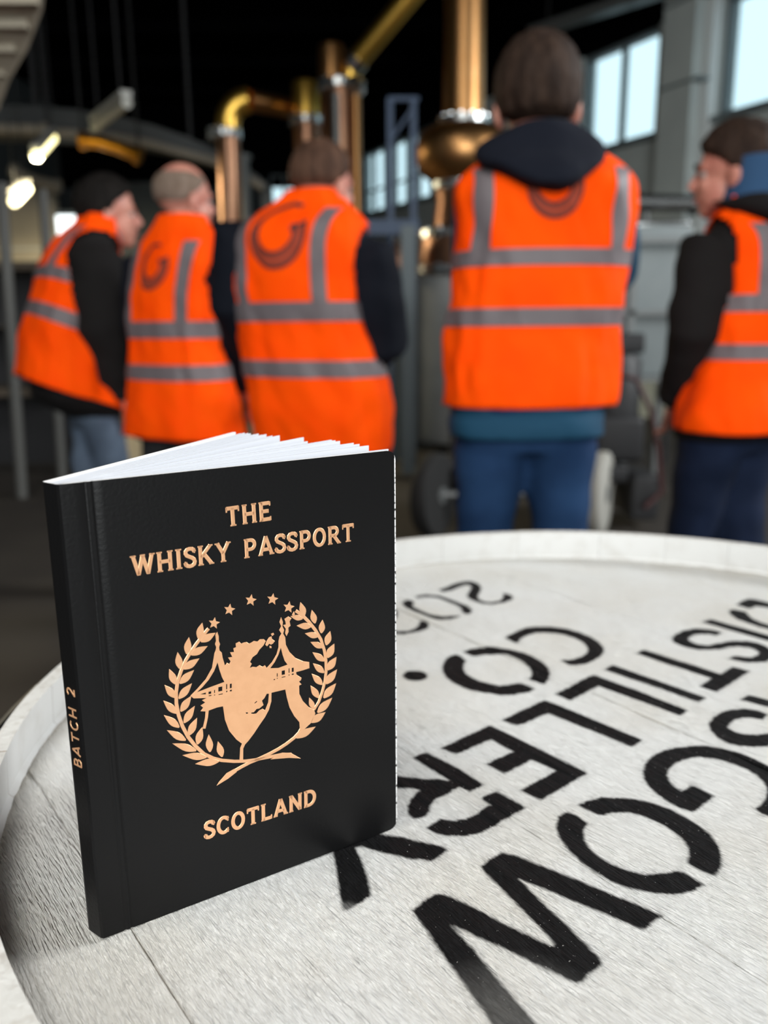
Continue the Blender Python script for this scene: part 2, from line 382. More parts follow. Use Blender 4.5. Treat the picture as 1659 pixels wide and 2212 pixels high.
duct([(28, 366), (70, 388), (126, 402)], 10.4, .06, m_archlip, 'pale bent pipe between the two lit strip lights')
# pale cable tray running up to the right above the windows
a, b = at(1150, 70, 11.2), at(1560, -62, 9.0)
ct = empty('cable_tray', a, 'pale grey cable tray sloping up above the windows', 'cable tray')
MB().bar((0, 0, 0), b - a, .18, .10).build('tray', m_dullsteel, ct)
for s in (.1, .5, .9):
    p = (b - a) * s; MB().tube([p, (p[0], p[1], 5.45 - a[2])], .012, 6).build('hanger', m_hang, ct)

# ------------------------------------------------------------------ distillery plant
def flange(parent, c, r, z, h=.05, m=None, nb=14):
    fl = MB().lathe([(r, z), (r, z + h)], c, 32).build('flange', m or m_steel, parent)
    for k in range(nb):
        t = 2 * math.pi * k / nb
        MB().lathe([(.016, z - .02), (.02, z - .015), (.02, z + h + .015), (.016, z + h + .02)], (c[0] + r * .9 * math.cos(t), c[1] + r * .9 * math.sin(t), c[2]), 8).build('bolt', m_steel, fl)
    return fl
def zpx(px, py, Y): return float(at(px, py, Y)[2])
YS = 7.0; sx = at(1000, 350, YS)[0]
st = empty('pot_still', (sx, YS, 0), 'copper pot still with tall neck and round boil ball behind the tallest man', 'still')
kx = np.linalg.norm(at(1100, 300, YS) - at(1000, 300, YS)) / 100.0
Z = lambda y: zpx(1000, y, YS)
MB().lathe([(45*kx, Z(268)), (43*kx, Z(150)), (41*kx, Z(0)), (40*kx, 4.4), (40*kx, 4.55)], n=48).build('neck', m_copper, st, True)
MB().lathe([(62*kx, Z(272)), (92*kx, Z(288)), (103*kx, Z(315)), (104*kx, Z(345)), (92*kx, Z(375)), (70*kx, Z(392)), (64*kx, Z(402))], n=48).build('boil_ball', m_copper, st, True)
MB().lathe([(60*kx, Z(402)), (58*kx, Z(440)), (64*kx, Z(490)), (90*kx, Z(505)), (96*kx, Z(560)), (90*kx, Z(592))], n=48).build('shoulder', m_copper_dull, st, True)
flange(st, (0, 0, 0), 56*kx, Z(272)); flange(st, (0, 0, 0), 68*kx, Z(408)); flange(st, (0, 0, 0), 97*kx, Z(515)); flange(st, (0, 0, 0), 100*kx, Z(590))
MB().lathe([(115*kx, Z(600)), (120*kx, Z(612)), (120*kx, Z(930)), (112*kx, Z(945))], n=48).build('insulated_pot', m_tank, st, True)
MB().lathe([(60*kx, 0), (60*kx, Z(940))], n=24).build('pedestal', m_machine, st)
MB().tube([(0, 0, 4.5), (.1, .15, 4.75), (.5, .6, 4.95), (1.2, 1.5, 5.0)], .13, 16).build('lyne_arm', m_copper, st, True)
# two condenser columns with a slanted lyne arm
YC = 7.8; kc = np.linalg.norm(at(800, 300, YC) - at(700, 300, YC)) / 100.0; ZC = lambda y: zpx(720, y, YC)
xc = float(at(738, 300, YC)[0])
cd = empty('condenser', (xc, YC, 0), 'tall brown copper condenser column with a slanted golden pipe on top', 'condenser')
MB().lathe([(43*kc, 0.0), (43*kc, ZC(192))], n=40).build('shell', m_copper_dull, cd, True)
flange(cd, (0, 0, 0), 52*kc, ZC(196), .06)
MB().lathe([(29*kc, ZC(188)), (29*kc, ZC(112)), (26*kc, ZC(98)), (12*kc, ZC(93))], (-18*kc, 0, 0), 32).build('head', m_copper, cd, True)
pa, pb2 = at(757, 148, YC) - (xc, YC, 0), at(905, -30, YC - .3) - (xc, YC, 0)
MB().tube([pa + (-.02, 0, -.26), pa + (-.01, 0, -.1), pa, pa + (pb2 - pa) * .1, pb2, pb2 + (pb2 - pa) * .1], 21*kc, 18).build('lyne_arm', m_brass, cd, True)
d = (pb2 - pa) / np.linalg.norm(pb2 - pa); MB().tube([pa + d * .02, pa + d * .12], 25*kc, 18).build('collar', m_steel, cd)
MB().tube([(33*kc, -.14, 0.0), (33*kc, -.14, ZC(215))], .035, 12).build('water_pipe', m_copper, cd, True)
MB().tube([(-8*kc, -.2, 0.0), (-8*kc, -.2, ZC(215))], .03, 12).build('water_pipe', m_dullsteel, cd, True)
MB().lathe([(.07, ZC(196)), (.09, ZC(188)), (.07, ZC(178))], (33*kc, -.14, 0), 16).build('valve', m_steel, cd, True)
xs = float(at(662, 300, YC + .3)[0])
cs = empty('condenser', (xs, YC + .35, 0), 'shorter brown copper condenser column with a golden top beside the taller one', 'condenser')
MB().lathe([(31*kc, 0.0), (31*kc, ZC(246))], n=40).build('shell', m_copper_dull, cs, True)
flange(cs, (0, 0, 0), 38*kc, ZC(247), .05)
MB().lathe([(30*kc, ZC(240)), (30*kc, ZC(158)), (26*kc, ZC(150)), (10*kc, ZC(148))], n=32).build('head', m_brass, cs, True)
# copper vapour pipe: riser, elbow and horizontal run
YV = 8.0; P = lambda x, y: at(x, y, YV)
vp = empty('vapour_pipe', (P(493, 470)[0], YV, 0), 'copper pipe rising and bending over to the condenser column', 'pipe')
o0 = np.array([P(493, 470)[0], YV, 0]); kv = kc * YV / YC
MB().tube([(0, 0, 0), P(493, 290) - o0], 25*kv, 20).build('riser', m_copper_dull, vp, True)
cen = P(540, 268) - o0; arc = []
for k in range(9):
    t = math.pi - k * math.pi / 16; arc.append(cen + np.array([math.cos(t), 0, math.sin(t)]) * 47 * kv)
MB().tube([P(493, 285) - o0] + arc, 26*kv, 20).build('elbow', m_brass, vp, True)
MB().tube([arc[-1], np.array([xs - o0[0] - 37*kv, .3, arc[-1][2]])], 21*kv, 18).build('cross_pipe', m_copper, vp, True)
flange(vp, (0, 0, 0), 35*kv, float(P(493, 296)[2]), .05)
duct_base = at(532, 480, 8.6)
gp = empty('steel_pipe', (duct_base[0], 8.6, 0), 'thin grey steel pipe standing beside the copper riser', 'pipe')
MB().tube([(0, 0, 0), (0, 0, zpx(532, 345, 8.6))], .055, 12).build('tube', m_dullsteel, gp, True)
MB().lathe([(.08, zpx(532, 345, 8.6)), (.08, zpx(532, 335, 8.6))], n=12).build('cap', m_dullsteel, gp)
# blue steel frame beside the still
YF = 6.2
bf = empty('scaffold', (at(880, 800, YF)[0], YF, 0), 'blue painted steel scaffold standing left of the pot still', 'scaffold')
o0 = np.array([at(880, 800, YF)[0], YF, 0])
for x, dy, y1, w in ((882, 0, 488, .05), (846, .35, 212, .022), (893, .35, 212, .022)):
    b = at(x, 800, YF + dy) - o0; MB().box((b[0] - w, b[1] - w, 0), (b[0] + w, b[1] + w, zpx(x, y1, YF + dy))).build('post', m_greyframe if dy == 0 else m_blueframe, bf)
p, q = at(770, 492, YF) - o0, at(905, 492, YF) - o0; MB().bar(p, q, .08, .10).build('beam', m_blueframe, bf)
p, q = at(838, 214, YF + .35) - o0, at(905, 214, YF + .35) - o0; MB().bar(p, q, .03, .03).build('beam', m_blueframe, bf)
MB().bar(at(846, 300, YF + .35) - o0, at(893, 232, YF + .35) - o0, .02, .02).build('brace', m_blueframe, bf)
p = at(775, 492, YF) - o0; MB().box((p[0] - .05, -.05, 0), (p[0] + .05, .05, p[2] + .04)).build('post', m_greyframe, bf)
# spirit valves glinting by the frame
YG = 6.85
vs_ = empty('spirit_pump', (at(862, 560, YG)[0], YG, 0), 'small copper pump with round steel ends beside the blue frame', 'pump')
o0 = np.array([at(862, 560, YG)[0], YG, 0]); zz = lambda y: zpx(862, y, YG)
MB().lathe([(.06, zz(600)), (.075, zz(590)), (.075, zz(530)), (.05, zz(520))], n=20).build('body', m_copper_dull, vs_, True)
MB().ell((.0, 0, zz(522)), (.05, .05, .05), 16, 10).build('cap', m_steel, vs_, True)
MB().ell((-.03, -.05, zz(588)), (.04, .04, .04), 16, 10).build('valve', m_copper, vs_, True)
MB().lathe([(.05, 0), (.05, zz(600))], n=16).build('stand', m_greyframe, vs_)
# steel pipe run and grey tote behind the right hand side
YT = 5.2
tk = empty('bulk_tote', (at(1400, 700, YT)[0], YT, 0), 'grey bulk liquid tote in a steel frame between the two right hand men', 'tote')
o0 = np.array([at(1400, 700, YT)[0], YT, 0]); x0, x1 = at(1325, 700, YT)[0] - o0[0] - .25, at(1500, 700, YT)[0] - o0[0] + .1
zb, zt_ = zpx(1400, 825, YT), zpx(1400, 520, YT)
def rbox(lo, hi, r, seg=4):
    bm = bmesh.new(); bmesh.ops.create_cube(bm, size=1)
    for vv in bm.verts: vv.co = Vector([(lo[i] + hi[i]) / 2 + vv.co[i] * (hi[i] - lo[i]) for i in range(3)])
    bmesh.ops.bevel(bm, geom=bm.edges[:], offset=r, segments=seg, affect='EDGES', profile=.5)
    vs = [tuple(vv.co) for vv in bm.verts]; bm.verts.index_update(); fs = [tuple(vv.index for vv in ff.verts) for ff in bm.faces]; bm.free(); return vs, fs
mb = MB(); mb.add(*rbox((x0, 0, zb), (x1, .9, zt_), .06)); mb.build('vessel', m_plastic, tk, True)
mb = MB(); mb.add(*rbox((x0 + .05, .1, zt_ - .01), (x1 - .1, .7, zt_ + .10), .03)); mb.build('lid', m_plastic, tk, True)
mb = MB()
for x in (x0 - .02, (x0 + x1) / 2 - .08, x1 + .02): mb.bar((x, -.03, 0.0), (x, -.03, zt_ + .02), .04, .04)
for z in (zb + .02, (zb + zt_) / 2, zt_): mb.bar((x0 - .04, -.035, z), (x1 + .04, -.035, z), .03, .03)
for x in (x0 - .02, x1 + .02): mb.bar((x, .93, 0), (x, .93, zt_), .04, .04); mb.bar((x, -.03, zb), (x, .93, zb), .03, .03)
mb.build('cage', m_dullsteel, tk)
mb = MB(); mb.add(*rbox((x0 + .22, -.12, zb + .18), (x0 + .42, -.04, zb + .3), .02)); mb.build('outlet', m_machine, tk, True)
YQ = 6.9
p, q = at(1366, 436, YQ), at(1660, 452, YQ)
rp = empty('steel_pipe', (p[0], YQ, 0), 'shiny horizontal stainless pipe on posts behind the right hand man', 'pipe')
o0 = np.array([p[0], YQ, 0])
MB().tube([p - o0, q - o0 + (.6, 0, 0)], .066, 20).build('tube', m_steel, rp, True)
MB().lathe([(.02, 0), (.02, .001)], n=6)
for s in (.12, .95):
    b = p - o0 + (q - p) * s; MB().tube([(b[0], b[1] + .04, 0), (b[0], b[1] + .04, b[2])], .03, 10).build('post', m_dullsteel, rp)
for s in (.02, .45): 
    b = p - o0 + (q - p) * s; dd = (q - p) / np.linalg.norm(q - p); MB().tube([b - dd * .02, b + dd * .02], .08, 20).build('collar', m_steel, rp, True)
tr = empty('drip_tray', (at(1410, 490, 6.4)[0], 6.4, 0), 'flat steel tray with a dark rim under the shiny pipe', 'tray')
o0 = np.array([at(1410, 490, 6.4)[0], 6.4, 0]); z = zpx(1410, 492, 6.4)
mb = MB(); mb.add(*rbox((-.18, 0, z), (.28, .3, z + .05), .015)); mb.build('pan', m_steel, tr, True)
mb = MB(); mb.add(*rbox((-.2, -.02, z - .05), (.3, .32, z - .012), .01)); mb.build('rim', m_machine, tr, True)
for x in (-.16, .26): MB().bar((x, .15, 0), (x, .15, z - .03), .03, .03).build('leg', m_machine, tr)
# wheeled pump cart
YW = 4.3
ca = empty('pump_cart', (at(1120, 1100, YW)[0], YW + .25, 0), 'dark wheeled pump cart with a red hose behind the tallest man', 'cart')
o0 = np.array([at(1120, 1100, YW)[0], YW + .25, 0])
def wheel(c, r, w, yaw, mt, mh, name='wheel'):
    R = np.array(Matrix.Rotation(yaw, 3, 'Z') @ Matrix.Rotation(math.pi/2, 3, 'X'))
    def L(prof, m, nm, par):
        mb = MB(); mb.lathe(prof, n=36); mb.v = [tuple(np.array(R) @ np.array(v) + c) for v in mb.v]; return mb.build(nm, m, par, True)
    t = L([(r*.62, -w/2), (r*.93, -w/2), (r, -w*.3), (r, w*.3), (r*.93, w/2), (r*.62, w/2)], mt, name, ca)
    L([(r*.55, -w*.25), (r*.63, -w*.45), (r*.63, w*.45), (r*.55, w*.25)], mh, 'rim', t); L([(r*.2, -w*.6), (r*.2, w*.6)], m_dullsteel, 'hub', t)
    return t
pr2 = at(1298, 1063, YW) - o0; pl2 = at(938, 1063, YW) - o0
wheel(np.array([pr2[0], pr2[1], .225]), .225, .07, math.radians(66), m_whitewheel, m_dullsteel)
wheel(np.array([pl2[0], pl2[1], .225]), .225, .09, math.radians(62), m_rubber, m_machine)
MB().tube([(pl2[0], pl2[1], .225), (pr2[0], pr2[1], .225)], .02, 10).build('axle', m_dullsteel, ca)
mb = MB(); mb.add(*rbox((pl2[0] + .1, -.2, .27), (pr2[0] + .16, .35, .36), .02)); mb.build('deck', m_machine, ca, True)
cx = at(1365, 950, YW)[0] - o0[0]
mb = MB(); mb.add(*rbox((cx - .16, -.1, .36), (cx + .12, .3, .62), .04)); mb.build('pump_body', m_machine, ca, True)
mb = MB(); mb.lathe([(.06, 0), (.15, .02), (.15, .3), (.12, .34)], (cx - .02, .1, .6), 24); mb.build('motor', m_machine, ca, True)
mb = MB(); mb.add(*rbox((cx + .05, -.15, .05), (cx + .2, .25, .30), .02)); mb.build('side_box', m_machine, ca, True)
MB().tube([(cx - .1, -.16, .86), (cx + .02, -.2, .82), (cx + .1, -.22, .66), (cx + .16, -.2, .45), (cx + .2, -.18, .22), (cx + .1, -.22, .14)], .014, 8).build('hose', m_hose, ca, True)
MB().tube([(pl2[0] + .14, .33, .3), (pl2[0] + .14, .36, .95), (pr2[0] + .1, .36, .95), (pr2[0] + .1, .33, .3)], .016, 8).build('handle', m_machine, ca, True)
# rack of pipes and a low shelf at the far left
YL = 5.4
rk = empty('pipe_stand', (at(20, 700, YL)[0], YL, 0), 'two leaning steel pipes standing at the left edge', 'pipe stand')
o0 = np.array([at(20, 700, YL)[0], YL, 0])
for (xa, ya, xb, yb, r) in ((2, 395, 44, 1010, .035), (92, 410, 88, 560, .03)):
    p, q = at(xa, ya, YL) - o0, at(xb, yb, YL) - o0
    if yb < 900: q = np.array([q[0], q[1], 0.0])
    else: q = p + (q - p) * ((0 - p[2]) / (q[2] - p[2]))
    MB().tube([p, q], r, 12).build('tube', m_poles, rk, True)
MB().bar(at(-40, 700, YL + .06) - o0, at(110, 690, YL + .06) - o0, .03, .04).build('tie_bar', m_machine, rk)
YH = 6.3
sh = empty('shelf_rack', (at(40, 850, YH)[0], YH, 0), 'brown wooden shelf rack behind the leftmost visitor', 'shelf')
o0 = np.array([at(40, 850, YH)[0], YH, 0])
for y in (575, 700, 850):
    a, b = at(-160, y, YH) - o0, at(150, y, YH) - o0
    MB().box((a[0], 0, a[2] - .03), (b[0], .5, a[2] + .03)).build('shelf_board', m_shelfwood, sh)
zt2 = zpx(0, 540, YH)
for x in (-160, 150):
    for dy in (0, .5):
        a = at(x, 700, YH) - o0; MB().box((a[0] - .03, dy - .03, 0), (a[0] + .03, dy + .03, zt2)).build('upright', m_machine, sh)
a, b = at(-160, 1050, YH) - o0, at(150, 560, YH) - o0; MB().box((a[0], .5, 0), (b[0], .52, zpx(0, 562, YH))).build('added_dark_panel', m_machine, sh)  # dark panel added to hide the overlit beige wall behind
# ------------------------------------------------------------------ people
NSUP = 2.4
def sgnp(c, e): return math.copysign(abs(c) ** e, c)
def loft(mb, rings, n=32):
    vs = []; fs = []
    for cx, cy, z, a, b in rings:
        for k in range(n):
            t = 2 * math.pi * k / n; vs.append((cx + a * sgnp(math.cos(t), 2/NSUP), cy + b * sgnp(math.sin(t), 2/NSUP), z))
    for i in range(len(rings) - 1):
        for k in range(n):
            k2 = (k + 1) % n; fs.append((i*n+k, i*n+k2, (i+1)*n+k2, (i+1)*n+k))
    fs.append(tuple(range(n - 1, -1, -1))); fs.append(tuple((len(rings)-1)*n + k for k in range(n)))
    return mb.add(vs, fs)
def hand(mb, wrist, dirv, side):
    """palm, four unequal curled fingers and a thumb leaving the side of the palm"""
    d = np.array(dirv, float); d /= np.linalg.norm(d)
    x = np.cross(d, (0, 1, 0.2)); x /= np.linalg.norm(x); x *= side; nrm = np.cross(x, d)
    R = np.stack([x, nrm, d], 1); c = np.array(wrist) + d * .055
    mb.ell(c, (.042, .017, .055), 14, 10, R)
    for k, (off, L) in enumerate(((-.031, .075), (-.011, .085), (.010, .08), (.030, .062))):
        p0 = c + x * off + d * .03; p1 = p0 + d * L * .45; p2 = p1 + d * L * .3 - nrm * L * .2; p3 = p2 + d * L * .12 - nrm * L * .25
        mb.tube([p0, p1, p2, p3], [.0095, .009, .0085, .0075], 8)
    p0 = c - x * .03 - d * .02; p1 = p0 - x * .028 + d * .03 - nrm * .01; p2 = p1 - x * .006 + d * .03 - nrm * .012
    mb.tube([p0, p1, p2], [.013, .0115, .009], 8)
def head_shape(mb, T):
    """T maps head-local points (face +y, up z, centre between crown and chin) into person-local ones"""
    def E(c, r, nu=24, nv=16):
        t = MB(); t.ell(c, r, nu, nv); mb.add([T(v) for v in t.v], t.f)
    def TB(p, r, n=10):
        t = MB(); t.tube(p, r, n); mb.add([T(v) for v in t.v], t.f)
    E((0, -.014, .028), (.074, .095, .092)); E((0, .022, -.042), (.058, .064, .074)); E((0, .052, -.092), (.028, .028, .024))
    E((0, .062, .015), (.05, .03, .02)); E((.030, .062, -.03), (.022, .02, .02), 12, 8); E((-.030, .062, -.03), (.022, .02, .02), 12, 8)
    TB([(0, .078, .012), (0, .097, -.018), (0, .106, -.036)], [.008, .011, .012]); E((0, .092, -.038), (.018, .013, .009), 12, 8)
    E((0, .078, -.062), (.024, .012, .007), 12, 8); E((0, .076, -.073), (.021, .012, .007), 12, 8)
    for s in (1, -1):
        t = MB(); R = np.array(Matrix.Rotation(s * .45, 3, 'Z') @ Matrix.Rotation(-.15, 3, 'X'))
        t.ell((s * .079, -.016, -.012), (.010, .020, .032), 14, 10, R); t.ell((s * .076, -.010, -.036), (.009, .011, .012), 10, 8)
        mb.add([T(v) for v in t.v], t.f)
def hair_mesh(T, style):
    """shell over the skull, kept above a hairline that depends on direction"""
    nu, nv = 72, 44; vs = []; keep = []
    C = np.array((0, -.014, .028)); r = np.array((.0765, .0985, .094))
    for j in range(nv + 1):
        ph = -math.pi/2 + math.pi * j / nv
        for i in range(nu):
            t = 2*math.pi*i/nu; d = np.array((math.cos(ph)*math.cos(t), math.cos(ph)*math.sin(t), math.sin(ph)))
            f = d[1]; z = d[2]; ax = abs(d[0])
            # hairline: nape low, above the ears, forehead
            if f < -.25: hl = style['nape']
            elif f < .25: hl = style['nape'] + (f + .25) / .5 * (style['side'] - style['nape'])
            else: hl = style['side'] + (f - .25) / .75 * (style['front'] - style['side'])
            m = z - hl
            if style.get('bald'): m = min(m, style['bald'] - z - .25 * max(0, f))
            th = style['thick'] * min(1.0, max(0.0, m / .22)) * (1 + style.get('top', 0) * max(0, z) ** 2)
            nz = mnoise.noise(Vector(d * 4.5)) * .25 + mnoise.noise(Vector(d * 13)) * style.get('rough', .15)
            vs.append(T(C + r * d * 1.0 + d * (th * (1 + nz) + (.001 if m > 0 else -.004)))); keep.append(m > -.04)
    fs = []
    for j in range(nv):
        for i in range(nu):
            q = (j*nu+i, j*nu+(i+1) % nu, (j+1)*nu+(i+1) % nu, (j+1)*nu+i)
            if all(keep[k] for k in q): fs.append(q)
    return vs, fs
def person(label, d, yaw, hyaw, crown, rows, arms, hair, legs, hem_jacket, bands, logo=None, mj=m_black, mt=m_denim, hood=None, collar=None, flare=0.0, hemtilt=0.0, htilt=0.0, strap_x=.125, hood_mat=None, hips=None, hscale=1.0):
    psi = math.radians(yaw); cs, sn = math.cos(psi), math.sin(psi)
    # torso rows: pixel silhouettes -> world centre and half width at depth d -> ring axes
    zz, wx, ww = [], [], []
    for y, xl, xr in rows:
        a, b = at(xl, y, d), at(xr, y, d); zz.append((a[2] + b[2]) / 2); wx.append((a[0] + b[0]) / 2); ww.append((b[0] - a[0]) / 2)
    o = np.argsort(zz); zz = np.array(zz)[o]; wx = np.array(wx)[o]; ww = np.array(ww)[o]
    X0 = float(np.mean(wx[: max(3, len(wx) // 2)]))
    root = empty('person', (X0, d, 0), label, 'person', 'visitors in orange vests', rotz=-psi)
    Rt = np.array([[cs, -sn, 0], [sn, cs, 0], [0, 0, 1]])          # world -> local
    def loc(p): return Rt @ (np.array(p) - np.array([X0, d, 0]))
    def lpx(x, y, dY=0.0): return loc(at(x, y, d + dY))
    kb = .62
    aa = ww / np.sqrt(cs * cs + (kb * sn) ** 2)
    ztop, zlow = zz[-1], zz[0]
    zg = np.linspace(zlow, ztop, 46)
    def sm(v):
        v = np.interp(zg, zz, v); p = np.pad(v, 2, mode='edge'); return (p[:-4] + 2*p[1:-3] + 3*p[2:-2] + 2*p[3:-1] + p[4:]) / 9
    A = sm(aa); CX = sm((wx - X0) * cs); CY = sm((wx - X0) * sn)
    bmax = np.max(A) * kb
    B = np.minimum(np.maximum(A * kb, .085), bmax); B = np.where(zg > ztop - .10, B * (1 - .25 * (zg - ztop + .10) / .10), B)
    def ring(z, off):
        return [float(np.interp(z, zg, v)) + q for v, q in ((A, off), (B, off), (CX, 0), (CY, 0))]
    seed = Vector((d * 3.1, yaw * .07, 1.7))
    def wrinkle(t, z):
        lowz = (ztop - z) / (ztop - zlow)
        return .010 * mnoise.noise(seed + Vector((math.cos(t) * 2.2, math.sin(t) * 2.2, z * 8))) + .006 * mnoise.noise(seed + Vector((math.cos(t) * 5, math.sin(t) * 5, z * 17 + math.cos(t) * 5))) + .011 * lowz * mnoise.noise(seed + Vector((math.cos(t) * 4.5, math.sin(t) * 4.5, z * 2.2)))
    def S(t, z, off):
        a, b, cx, cy = ring(z, off + wrinkle(t, z)); lowz = max(0, (ztop - z) / (ztop - zlow) - .55)
        b += flare * lowz; z = z - hemtilt * min(1, 1.3 * (ztop - z) / (ztop - zlow)) * math.sin(t)
        return np.array((cx + a * sgnp(math.cos(t), 2/NSUP), cy + b * sgnp(math.sin(t), 2/NSUP), z))
    def back(x, z, off, front=False):
        a, b, cx, cy = ring(z, off); s = max(-.995, min(.995, x / a)); c = sgnp(s, NSUP / 2)
        t = math.acos(c); return S(t if front else -t, z, off)
    # arms in local space
    LA = []
    for arm in arms:
        LA.append(([lpx(*p) for p in arm['pts']], arm['r']))
    # head transform
    hc = loc(at(crown[0], crown[1], d + crown[2])) - np.array((0, 0, .128 * hscale)); ha = math.radians(yaw - hyaw)
    Rh = np.array(Matrix.Rotation(ha, 3, 'Z') @ Matrix.Rotation(-math.radians(htilt), 3, 'X'))
    T = lambda v: Rh @ (np.array(v) * hscale) + hc
    a0, b0, cx0, cy0 = ring(ztop, 0); neck0 = np.array((cx0, cy0, ztop - .03))
    # legs
    lz = [lpx(x, y) for x, y in legs]
    crotch = hips[2] if hips else .80
    pel = np.array(((lz[0][0] + lz[1][0]) / 2, (lz[0][1] + lz[1][1]) / 2, crotch + .09))
    # --- one continuous body
    mb = MB()
    loft(mb, [(cx, cy, z, min(a - .035, .155), min(b - .03, .10)) for z in np.linspace(zlow + .08, ztop - .02, 14) for a, b, cx, cy in [ring(z, 0)]])
    mb.tube([neck0 - (0, 0, .03), neck0 * .5 + T((0, -.02, -.07)) * .5, T((0, -.018, -.05)), T((0, -.012, 0))], [.062, .056, .055, .05], 18)
    head_shape(mb, T)
    for pts, r in LA:
        inner = [neck0 * .55 + pts[0] * .45 - (0, 0, .06)]
        mb.tube(inner + pts, [.05] + [q * .72 for q in r], 14)
        dv = pts[-1] - pts[-2]; hand(mb, pts[-1] - dv / np.linalg.norm(dv) * .01, dv, 1 if pts[0][0] > pel[0] else -1)
    mb.ell(pel, (.13, .10, .12), 20, 12)
    for q in lz:
        sgn = 1 if q[0] > pel[0] else -1
        hip = np.array((pel[0] + sgn * .075, pel[1], crotch + .06)); knee = np.array((q[0], q[1] + .012, .48)); ank = np.array((q[0] + sgn * .005, q[1] - .02, .09))
        mb.tube([hip, (hip + knee) / 2, knee, (knee + ank) / 2 + (0, -.006, 0), ank], [.070, .060, .045, .038, .030], 14)
        mb.tube([ank, ank + (0, .01, -.028), ank + (sgn * .008, .11, -.050)], [.029, .029, .014], 10)
    body = meobj('body', remeshed(mb, .006, 3), m_skin, root)
    for s in (1, -1):
        e = MB().ell(T((s * .030, .0665, -.004)), (.0115,) * 3, 12, 8).build('eye', m_eye, root, True)
        MB().ell(T((s * .030, .0745, -.004)), (.0055,) * 3, 10, 6).build('iris', m_iris, e, True)
        t = MB(); t.tube([T((s * .014, .091, .016)), T((s * .032, .090, .022)), T((s * .048, .078, .016))], [.004, .005, .003], 6); t.build('eyebrow', hair['mat'], root, True)
    t = MB(); t.tube([T((-.022, .087, -.0675)), T((0, .0925, -.0665)), T((.022, .087, -.0675))], [.0025, .0045, .0025], 8); t.build('mouth', m_lip, root, True)
    v, f = hair_mesh(T, hair); mobj('hair', v, f, hair['mat'], root, True)
    # --- jacket with sleeves
    mb = MB(); zj = hem_jacket
    zr = list(np.linspace(zlow, ztop - .015, 16)); a, b, cx, cy = ring(zlow, 0)
    rj = [(cx, cy, z, a - .012, b - .01) for z in zr for a, b, cx, cy in [ring(z, 0)]]
    if zj < zlow:
        hw = hips[0] if hips else a - .02; hx = pel[0]; hy = pel[1]
        rj = [(hx, hy, zj, hw, hw * .72), (hx * .6 + cx * .4, hy * .6 + cy * .4, zj + (zlow - zj) * .5, max(hw, hw * .4 + (a - .014) * .6), max(b - .012, hw * .7))] + rj
    loft(mb, rj)
    for pts, r in LA:
        p = [np.array(q) for q in pts]
        st_ = p[0] + (neck0 - p[0]) * .35 - (0, 0, .05)
        q = [st_, p[0], p[0] * .5 + p[1] * .5, p[1], p[1] * .5 + p[2] * .5, p[2]]
        mb.tube(q, [r[0] * .8, r[0], (r[0] + r[1]) / 2 * 1.02, r[1] * 1.06, (r[1] + r[2]) / 2, r[2]], 18)
    jk = remeshed(mb, .010, 5)
    co = np.empty(len(jk.vertices) * 3); jk.vertices.foreach_get('co', co); co = co.reshape(-1, 3); no = np.empty_like(co).ravel(); jk.vertices.foreach_get('normal', no); no = no.reshape(-1, 3)
    dsp = np.array([mnoise.noise(seed + Vector((x * 9, y * 9, z * 14))) for x, y, z in co]); co += no * dsp[:, None] * .009
    jk.vertices.foreach_set('co', co.ravel()); jk.update()
    jacket = meobj('jacket', jk, mj, root)
    # --- trousers and shoes
    mb = MB(); hw = (hips[1] if hips else .165)
    loft(mb, [(pel[0], pel[1], crotch - .02, hw * .8, hw * .55), (pel[0], pel[1], crotch + .05, hw, hw * .68), (pel[0], pel[1], crotch + .13, hw * .97, hw * .66), (pel[0], pel[1], crotch + .24, hw * .85, hw * .58)])
    for q in lz:
        sgn = 1 if q[0] > pel[0] else -1
        hip = np.array((pel[0] + sgn * hw * .48, pel[1], crotch + .05)); knee = np.array((q[0], q[1] + .012, .48)); ank = np.array((q[0] + sgn * .005, q[1] - .02, .06))
        mb.tube([hip, hip * .7 + knee * .3, hip * .35 + knee * .65, knee, (knee + ank) / 2, ank], [hw * .53, hw * .50, .072, .066, .064, .066], 18)
        sh = MB(); sh.tube([ank + (0, -.05, -.015), ank + (0, .03, -.012), ank + (sgn * .01, .12, -.026), ank + (sgn * .015, .19, -.034)], [.038, .046, .034, .024], 12); sh.build('shoe', m_shoe, root, True)
    tj = remeshed(mb, .012, 6)
    co = np.empty(len(tj.vertices) * 3); tj.vertices.foreach_get('co', co); co = co.reshape(-1, 3); no = np.empty_like(co).ravel(); tj.vertices.foreach_get('normal', no); no = no.reshape(-1, 3)
    dsp = np.array([mnoise.noise(seed + Vector((x * 6, y * 6, z * 12))) for x, y, z in co]); co += no * dsp[:, None] * .010
    tj.vertices.foreach_set('co', co.ravel()); tj.update()
    meobj('trousers', tj, mt, root)
    # --- vest: shell over the jacket with armholes
    n, m = 96, 60; OFF = .004; vs = []; fs = []
    zs = np.linspace(zlow, ztop, m)
    for z in zs:
        for k in range(n): vs.append(S(2 * math.pi * k / n, z, OFF))
    V = np.array(vs)
    def inarm(c):
        for pts, r in LA:
            p, q = pts[0], pts[0] + (pts[1] - pts[0]) * .50
            s = np.clip(((c - p) @ (q - p)) / ((q - p) @ (q - p)), 0, 1); rr = r[0] * (1.12 - .10 * s)
            if np.linalg.norm(c - p - (q - p) * s) < rr: return True
        return False
    for j in range(m - 1):
        for k in range(n):
            k2 = (k + 1) % n; q = (j*n+k, j*n+k2, (j+1)*n+k2, (j+1)*n+k)
            if not inarm(V[list(q)].mean(0)): fs.append(q)
    vest = mobj('vest', vs, fs, m_orange, root, True)
    sd = vest.modifiers.new('thickness', 'SOLIDIFY'); sd.thickness = .003; sd.offset = -1
